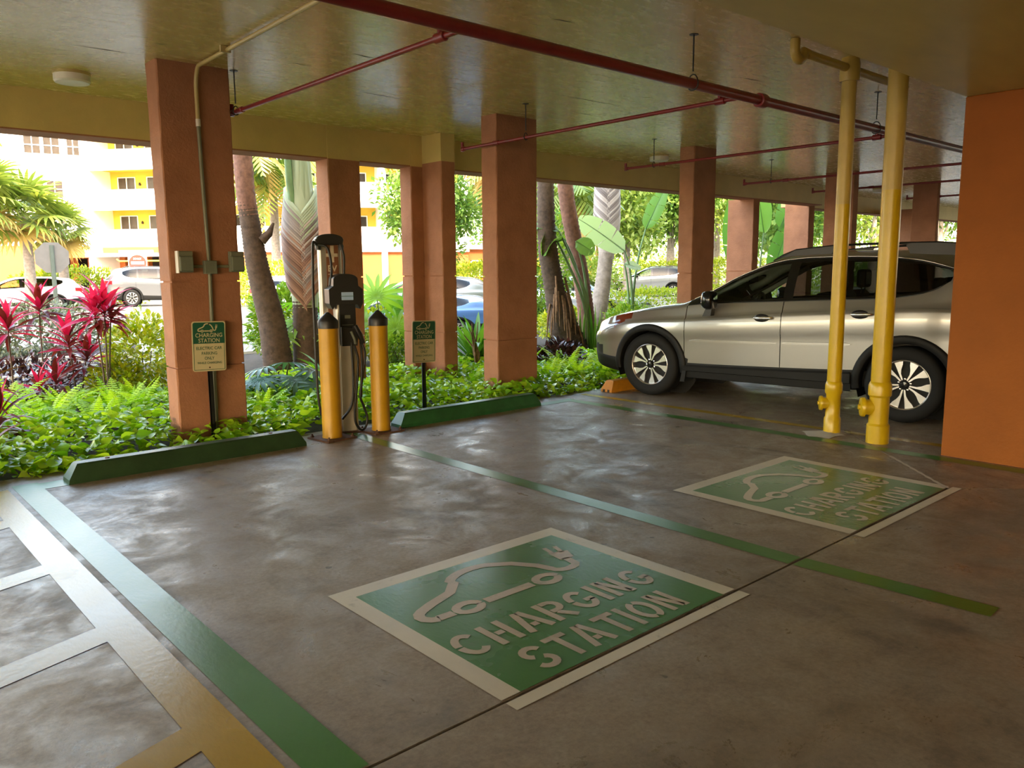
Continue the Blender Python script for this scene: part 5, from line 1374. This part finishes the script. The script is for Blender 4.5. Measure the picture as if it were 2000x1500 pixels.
paddle_plant('paddle_plant', 'tall paddle leaves on bare stalks in front of the car bonnet', (12.75, 10.6, -.05), [
    ([(0, 0, 0), (-.02, 0, .9), (-.10, 0, 1.5), (-.24, .02, 1.85)], 1.30, .29, .62, IMG_L+.25, 1.15, 'paddle_pale', .55),
    ([(.06, 0, 0), (.02, 0, .9), (.16, 0, 1.7), (.36, -.02, 2.3)], .95, .20, 1.15, IMG_R, 1.2, 'paddle', .2),
    ([(0, .05, 0), (-.05, .05, .8), (-.12, .05, 1.3), (-.20, .05, 1.6)], .35, .12, -.2, IMG_R, .9, 'paddle_pale', .3),
])
paddle_plant('banana_plant', 'broad banana leaves rising behind the car roof', (17.6, 11.0, -.1), [
    ([(0, 0, 0), (-.1, .05, .9), (-.15, .08, 1.4)], 1.9, .42, 1.45, IMG_L, 1.45, 'paddle', .25),
    ([(.4, -.3, 0), (.45, -.3, .8), (.5, -.35, 1.35)], 1.5, .30, 1.25, IMG_R, 1.4, 'paddle', .2),
    ([(.25, -.1, 0), (.3, -.15, 1.4), (.35, -.2, 2.4)], 1.3, .3, 1.4, IMG_L, 1.2, 'paddle', .3),
    ([(.5, -.2, 0), (.6, -.3, 1.4), (.75, -.4, 2.5)], 1.3, .3, 1.2, IMG_R, 1.3, 'paddle', .3)])

# ---- trees and palms in the car park
def tree(label, loc, H, W, m, n=2600, leaf=.26, name='tree', hb=.25, group='trees across the car park', seed=0):
    r = empty(name, loc, 0, label, 'tree', group)
    rr = np.random.default_rng(seed+3)
    n = int(n*1.7); leaf *= 1.15
    K = 22; c = rr.normal(0, 1, (K, 3)); c /= np.linalg.norm(c, axis=1, keepdims=True); c *= rr.uniform(.35, 1.0, (K, 1))
    C = c*np.array([W/2, W/2, H*(1-hb)/2])*.82+np.array([0, 0, H*(hb+(1-hb)/2)])
    idx = rr.integers(0, K, n); v = rr.normal(0, 1, (n, 3)); v /= np.linalg.norm(v, axis=1, keepdims=True)
    P = C[idx]+v*(rr.uniform(.35, 1, n)[:, None])*np.array([W*.20, W*.20, H*.13])
    D_ = v+rr.normal(0, .5, (n, 3)); S = leaf*rr.uniform(.6, 1.3, n)
    link('foliage', cloud('foliage', m, P, D_, S, QV, QF), r)['kind'] = 'stuff'
    MB().tube([(0, 0, 0), (.1, .05, H*hb), (.0, 0, H*.6)], [W*.03+.05, W*.025+.04, .04], 8).build('trunk', M['bark_grey'], r)
    for k in range(4): MB().tube([(.06, .03, H*hb*.9), tuple(C[k]*.6+np.array([0, 0, H*.22])), tuple(C[k])], [.06, .045, .02], 6).build('branch', M['bark_grey'], r)
    return r
def far_palm(label, loc, H, R, m, n=22, drop=1.0, th=.17, lean=(0, 0)):
    r = empty('palm_tree', loc, 0, label, 'palm', 'palms across the car park')
    trunk(MB(), [(0, 0, 0), (lean[0]*.4, lean[1]*.4, H*.5), (lean[0], lean[1], H)], [(0, th*1.25), (.3, th), (1, th*.8)], 12, .02, .12).build('trunk', M['bark_grey'], r)
    for k in range(n):
        az = k*2.39996; el = 1.25-1.7*(k/n); vs, fs = [], []; x = z = 0.0; a = el; mseg = 14
        prev = None
        for i in range(mseg+1):
            t = i/mseg
            for s in (-1, 1):
                if i:
                    w = R*.34*math.sin(PI*min(1, .15+.8*t)); b = len(vs); dx = R/mseg*.42
                    ca, sa = math.cos(a), math.sin(a)
                    vs += [(x-dx*ca, 0, z-dx*sa), (x+dx*ca, 0, z+dx*sa), (x+dx*ca+w*.45, s*w*.75, z+dx*sa-w*.55*drop), (x-dx*.4*ca+w*.4, s*w*.7, z-w*.55*drop)]
                    fs.append((b, b+1, b+2, b+3) if s > 0 else (b+3, b+2, b+1, b))
            x += R/mseg*math.cos(a); z += R/mseg*math.sin(a); a -= 1.5/mseg
        o = MB().add(vs, fs).build('frond', M[m] if k < n*.8 else M['palmdry'], r, (lean[0], lean[1], H), (RND.uniform(-.3, .3), 0, az))
    return r
def fan_palm(label, loc, H, R, n=26, th=.2):
    r = empty('palm_tree', loc, 0, label, 'palm', 'palms across the car park')
    trunk(MB(), [(0, 0, 0), (.05, 0, H*.5), (0, 0, H)], [(0, th*1.2), (1, th*.8)], 12, .03, .12).build('trunk', M['bark_grey'], r)
    mb = MB()
    for q in range(15):
        a = (q-7)/7*1.9; vs, fs = leaf_strip(R*.62, R*.04, 3, .2, .9, lambda t: [.7, 1, .7, .05][min(3, int(t*3+.5))])
        mb.add([Matrix.Translation((R*.5, 0, 0)) @ Matrix.Rotation(a, 4, 'Z') @ Vector(v) for v in vs], fs, 0, True)
    mb.tube([(0, 0, 0), (R*.5, 0, 0)], .02, 5)
    me = mb.mesh('fan_leaf', M['palmleaf']); me2 = mb.mesh('fan_leaf', M['palmdry'])
    for k in range(n):
        link('fan_leaf', me if k < n*.85 else me2, r, (0, 0, H), (RND.uniform(-.4, .4), -(1.2-2.1*k/n), k*2.4))
    return r
far_palm('tall grey palm with feathery drooping crown seen between the left palm trunks', (19.1, 40.0, -.12), 6.2, 3.4, 'palmleaf', 26, 1.0, .24)
far_palm('feather palm hidden behind the braided palm', (16.6, 37.6, -.12), 7.6, 3.2, 'palmleaf', 22, 1.0, .2)
fan_palm('left fan palm in front of the orange wall', (5.4, 36.5, -.12), 4.4, 2.1, 30)
fan_palm('fan palm with bright crown left of the octagonal sign', (7.2, 37.6, -.12), 3.9, 2.0, 30)
fan_palm('shorter fan palm above the octagonal sign', (8.7, 38.8, -.12), 3.3, 1.6, 26)
tree('sparse branch tips at the upper left picture edge', (3.6, 32.5, -.12), 9.5, 4.6, M['tree2'], 900, .2, seed=1)
tree('small bright tree in front of the far balcony building', (22.5, 31.5, -.12), 8.0, 4.4, M['tree'], 3000, .24, seed=2)
tree('leafy tree left of the stepped column', (19.5, 25.6, -.12), 5.6, 2.6, M['tree'], 1600, .2, seed=3)
tree('tree seen through the narrow gap left of the middle column', (27.5, 30.5, -.12), 9.0, 5.2, M['tree'], 3200, .26, seed=4)
far_palm('drooping yellowish palm above the narrow gap', (24.5, 27.2, -.12), 6.6, 3.0, 'palmdry', 26, 1.2, .2)
tree('broad tree behind the slim palms', (32.5, 30.5, -.12), 9.0, 6.5, M['tree'], 3800, .28, seed=5)
tree('yellowish tree behind the paddle leaves', (29.0, 24.5, -.12), 7.5, 5.0, M['tree2'], 3000, .25, seed=6)
tree('pale green feathery tree above the silver car', (41.5, 31.5, -.12), 10.5, 8.0, M['tree'], 5200, .28, seed=7)
tree('pale green tree left of the shaded column', (49.5, 33.5, -.12), 11, 8.5, M['tree2'], 4600, .30, seed=8)
tree('tree seen between the shaded and the lit column', (46.5, 26.5, -.12), 9, 6.5, M['tree'], 3600, .28, seed=9)
tree('tree behind the banana leaves', (50.0, 22.5, -.12), 10, 8.0, M['tree2'], 4200, .30, seed=10)
tree('tree above the car roof', (55.0, 20.5, -.12), 10, 8.5, M['tree'], 4200, .30, seed=11)
tree('tree between the yellow pipes', (58.0, 16.5, -.12), 10, 8.5, M['tree2'], 4200, .30, seed=12)
tree('tree at the far right opening', (60.0, 12.5, -.12), 9, 8.0, M['tree'], 3600, .30, seed=13)
tree('unseen tree added past the far open end of the garage for green light', (43, 8, -.12), 9, 8.0, M['tree'], 3600, .30, seed=15)  # added out of view to block bluish horizon and bounce green light inside
tree('tree between the banana leaves and the car park hedge', (36.0, 20.0, -.12), 8.5, 6.5, M['tree'], 4200, .28, seed=16)
tree('tree close behind the lit outer column', (41.0, 23.5, -.12), 9.0, 7.0, M['tree'], 4200, .28, seed=17)
tree('tree behind the far palms, left', (38.0, 37.5, -.12), 11, 8.0, M['tree'], 4200, .30, seed=14)
far_palm('drooping palm crown behind the dark palm base', (17.5, 17.2, -.12), 3.6, 2.0, 'palmleaf', 24, 1.1, .14)
bush('shrub', 'dense dark green shrub in the gap right of the middle column', (14.6, 15.4, -.12), (2.4, 1.5, 3.2), 5200, .13, M['shrub'], tmpl=T4)
for hx, hy, lab in ((52, 63, 'dense tree belt beyond the car park, left section'), (62, 48, 'dense tree belt beyond the car park, middle section'), (66, 31, 'dense tree belt beyond the car park, right section'), (68, 17, 'dense tree belt beyond the car park, farthest right section')):
    bush('tree_belt', lab, (hx, hy, -.12), (16, 9, 9), 9000, .42, M['tree'] if hx != 62 else M['tree2'], 'trees', 'tree belts beyond the car park', flat=True)
bush('hedge', 'unseen tall hedge added outside the far open end of the garage for green light', (38.5, -2, -.12), (3, 22, 4.5), 9000, .22, M['hedge'], 'hedge', flat=True)  # unseen, added to screen the bluish horizon and reflect yellow green light
bush('shrub', 'orange flowering shrub beyond the slim palms', (24.8, 22.8, -.12), (3, 1.5, 2.2), 2400, .16, M['tree2'])
# ================================================================== CARS AND SIGNS OUTSIDE
RZ = -.13
def out_car(x, y, heading, label, paint, sx=(1, 1, 1), rails=False):
    x -= 1.42*math.cos(heading); y -= 1.42*math.sin(heading)       # x, y: middle of the car
    return car((x, y, -.13), heading, label, paint, False, rails, sx, 'parked_car', 'cars in the car park')
out_car(6.9, 38.6, -.17, 'white car at the left picture edge beyond the red plants', 'car_white', (1, 1, .86))
out_car(12.9, 39.0, PI-.3, 'grey off-road car with roof rails, half hidden by the conduit column', 'car_grey', (1, 1, 1.1), True)
out_car(14.6, 29.0, PI+.75, 'white car with red tail lamp between the left palm trunks', 'car_white', (1, 1, .86))
out_car(10.7, 16.1, -.6, 'low blue car just behind the shrubs, beyond charger and bollards', 'car_blue', (1, 1, .62))
out_car(14.6, 20.9, -.61, 'silver saloon behind the blue car, seen either side of the stepped column', 'car_silver', (1, 1, .84))
out_car(18.0, 17.3, 1.9, 'pale silver car behind the slim palm trunks', 'car_silver', (1, 1, .84))
out_car(35.6, 28.4, -.95, 'silver sports utility car beyond the hedge, left of the shaded column', 'car_silver', (1, 1, 1.0), True)

# back of an octagonal stop sign
so = empty('stop_sign', (4.78, 22.2, -.13), 0, 'grey back of an octagonal road sign on a metal post beyond the red plants', 'sign')
F = Matrix.Rotation(math.atan2(4.76, 22.2)*-1, 4, 'Z') @ Matrix.Rotation(PI/2, 4, 'X')
oc = [(.395*math.cos(PI/8+k*PI/4), .395*math.sin(PI/8+k*PI/4)) for k in range(8)]
MB().prism(oc, -.004, 0, 0, Matrix.Translation((0, 0, 1.95)) @ F).build('sign_plate', M['sign_back'], so)
MB().prism([(x*.94, y*.94) for x, y in oc], -.006, -.004, 0, Matrix.Translation((0, 0, 1.95)) @ F).build('sign_face', M['signred'], so)
MB().box(-.032, .032, -.045, -.008, 0, 2.25).box(-.05, -.032, -.02, -.008, 0, 2.25).box(.032, .05, -.02, -.008, 0, 2.25).build('post', M['galv'], so)
# no-entry sign
dn = empty('no_entry_sign', (12.65, 41.6, -.13), 0, 'round red and white do not enter sign by the far garage entrance', 'sign')
F = Matrix.Rotation(-math.atan2(12.6, 41.6), 4, 'Z') @ Matrix.Rotation(PI/2, 4, 'X'); T = Matrix.Translation((0, 0, 2.0)) @ F
MB().prism(rrect(.84, .84, .05), 0, .004, 0, T).build('sign_plate', M['signwhite'], dn)
MB().prism([(.39*math.cos(2*PI*k/28), .39*math.sin(2*PI*k/28)) for k in range(28)], .004, .006, 0, T).build('red_disc', M['signred'], dn)
MB().prism(rect(-.29, .29, -.07, .07), .006, .008, 0, T).build('white_bar', M['signwhite'], dn)
for txt, yy, w in (('DO NOT', .2, .36), ('ENTER', -.2, .32)):
    t = text_mb(txt, w, .10, .01, .006, .002); t.v = [tuple(T @ (Vector(q)+Vector((0, yy, 0)))) for q in t.v]; t.build('lettering', M['signwhite'], dn)
MB().box(-.03, .03, .005, .04, 0, 2.35).build('post', M['galv'], dn)

# ================================================================== FAR APARTMENT BUILDING
def facade_frame(A, B):
    """local axes: x along the facade from A to B, -y out of it towards us"""
    d = Vector((B[0]-A[0], B[1]-A[1], 0)); L = d.length
    return Matrix.Translation((A[0], A[1], -.13)) @ Matrix.Rotation(math.atan2(d.y, d.x), 4, 'Z'), L
def window(parent, Fm, x, z, w, h, nx=2, ny=2, y=0.0, lit=False):
    f = MB(); t = .07
    f.box(x, x+w, y-.02, y+.10, z, z+t, 0, Fm).box(x, x+w, y-.02, y+.10, z+h-t, z+h, 0, Fm)
    for k in range(nx+1): xx = x+(w-t)*k/nx; f.box(xx, xx+t, y-.02, y+.10, z, z+h, 0, Fm)
    for k in range(1, ny): zz = z+(h-t)*k/ny; f.box(x, x+w, y-.02, y+.10, zz, zz+t, 0, Fm)
    o = f.build('window', M['bwhite'], parent)
    for i in range(nx):
        for k in range(ny):
            a = x+t+(w-t)*i/nx; b = z+t+(h-t)*k/ny
            MB().box(a, a+(w-t)/nx-t, y+.03, y+.05, b, b+(h-t)/ny-t, 0, Fm).build('pane', M['bglass'], o)
    return o
bl = empty('apartment_building', (16, 70, -.13), 0, 'white apartment building with yellow balconies and garage entrance at left', 'building')
A, B = (-8.0, 77.5), (18.2, 71.2)
Fm, L = facade_frame(A, B)
Fm = Matrix.Translation((-16, -70, .13)) @ Fm
MB().box(-8, L, 0, 12, 3.6, 17, 0, Fm).build('upper_wall', M['bwhite'], bl)
MB().box(-8, L-3.6, .05, 12, 0, 3.6, 0, Fm).box(L-3.6, L, .05, 12, 2.7, 3.6, 0, Fm).build('ground_wall', M['borange'], bl)['label'] = 'orange ground floor wall'
for z in (10.6, 7.3, 4.2):
    for x, w in ((L-4.1, 1.2), (L-2.8, 1.2)): window(bl, Fm, x, z, w, 1.4, 2, 2, -.08)
    if z > 9: window(bl, Fm, L-1.2, z, 0.95, 1.4, 2, 2, -.08)
# balcony wing turned towards the garage
A2, B2 = (18.2, 71.2), (27.5, 60.0)
F2, L2 = facade_frame(A2, B2); F2 = Matrix.Translation((-16, -70, .13)) @ F2
MB().box(0, L2, 2.6, 12, 3.4, 17, 0, F2).build('recess_wall', M['byellow'], bl)['label'] = 'yellow wall behind the balconies'
MB().box(-.3, .35, 0, 6, 0, 17, 0, F2).build('end_wall', M['bwhite'], bl)
for k, z in enumerate((3.75, 6.85, 9.95, 13.05)):
    bal = MB().box(.2, L2, 0, 2.6, z-.25, z, 0, F2).build('balcony', M['bwhite'], bl)
    MB().box(.2, L2, -.05, .12, z-.45, z+1.15, 0, F2).build('balustrade', M['bwhite'], bal)
    MB().box(.2, L2, .12, 2.55, z-.28, z-.25, 0, F2).build('balcony_ceiling', M['byellow'], bal)['label'] = 'yellow balcony ceiling'
    window(bl, F2, 1.0, z+.1, 1.6, 2.3, 2, 1, 2.55); window(bl, F2, 3.6, z+.75, 3.4, 1.65, 2, 1, 2.55); window(bl, F2, 8.2, z+.2, 3, 2.2, 2, 1, 2.55)
    MB().lathe([(.08, 0), (.1, .1), (.05, .25)], 8, 0, F2 @ Matrix.Translation((3.0, 2.5, z+1.7))).build('wall_lamp', M['bdark'], bl)
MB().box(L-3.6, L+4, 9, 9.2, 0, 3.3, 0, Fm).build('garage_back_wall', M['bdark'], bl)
for x in (L-3.0, L-1.6, L-.3): MB().box(x, x+.6, 4, 4.6, 0, 2.7, 0, Fm).build('garage_column', M['borange'], bl)
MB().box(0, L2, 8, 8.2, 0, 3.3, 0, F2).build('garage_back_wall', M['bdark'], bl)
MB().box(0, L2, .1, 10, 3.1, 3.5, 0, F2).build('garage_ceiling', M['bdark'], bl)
for x in (.3, 2.4, 4.6, 7.0, 9.4): MB().box(x, x+.55, 3.0, 3.6, 0, 3.2, 0, F2).build('garage_column', M['borange'], bl)
MB().box(-.6, L2, -.25, .25, 2.75, 3.35, 0, F2).build('entrance_lintel', M['bwhite'], bl)
MB().box(1.2, L2, -.30, .2, 3.05, 3.5, 0, F2).build('lintel_band', M['borange'], bl)['label'] = 'orange band over the garage entrance'
MB().box(2.6, 5.6, -.36, -.30, 2.95, 3.25, 0, F2).build('name_plate', M['signwhite'], bl)
MB().tube([F2 @ Vector(q) for q in ((2.5, -.5, 2.55), (2.7, -.5, 2.4), (9, -.5, 2.4), (9.1, -.5, 1.6))], .06, 8).build('height_bar', M['byellow'], bl)

b2 = empty('apartment_building', (30, 46, -.13), 0, 'white apartment wing with orange balcony recesses seen left of the stepped column', 'building')
A, B = (20.5, 52.5), (36.5, 45.5)
F3, L3 = facade_frame(A, B); F3 = Matrix.Translation((-30, -46, .13)) @ F3
MB().box(0, L3, 2.4, 6, 0, 15, 0, F3).build('recess_wall', M['byellow'], b2)
for k, z in enumerate((3.3, 6.3, 9.3, 12.3)):
    bal = MB().box(0, L3, 0, 2.4, z-.25, z, 0, F3).build('balcony', M['bwhite'], b2)
    MB().box(0, L3, -.05, .12, z-.5, z+1.2, 0, F3).build('balustrade', M['bwhite'], bal)
    for x in (1, 4.5, 8, 11.5, 14): window(b2, F3, x, z+.2, 2.6, 1.9, 2, 1, 2.35)
for x in (0, 3.9, 7.6, 11.2, 15): MB().box(x, x+.4, 0, 2.4, 0, 15, 0, F3).build('partition', M['bwhite'], b2)
MB().box(0, L3, .2, 2.4, 0, 2.9, 0, F3).build('ground_wall', M['borange'], b2)['label'] = 'orange ground floor wall'

b3 = empty('garden_wall', (44, 46, -.13), 0, 'low sunlit orange and white house wall behind the silver car', 'building')
MB().box(-9, 6, 0, 6, 0, 3.0).build('wall', M['borange'], b3)
MB().box(-9.3, 6.3, -.3, 6.3, 3.0, 3.3).build('roof_edge', M['bwhite'], b3)
for x in (-7, -3, 1): window(b3, Matrix.Identity(4), x, 1.0, 1.6, 1.2, 2, 1, -.08)
# traffic island kerb on the left
MB().prism([(1.5, 15.6), (4.9, 15.6), (5.3, 17.0), (4.4, 18.2), (1.2, 18.2)], -.13, .0).build('traffic_island', M['kerb']); tag(bpy.data.objects['traffic_island'], 'pale kerbed traffic island with mulch beyond the red plants', 'island')
MB().prism([(1.7, 15.8), (4.7, 15.8), (5.05, 17.0), (4.3, 18.0), (1.4, 18.0)], .0, .02).build('mulch', M['soil'], bpy.data.objects['traffic_island'])
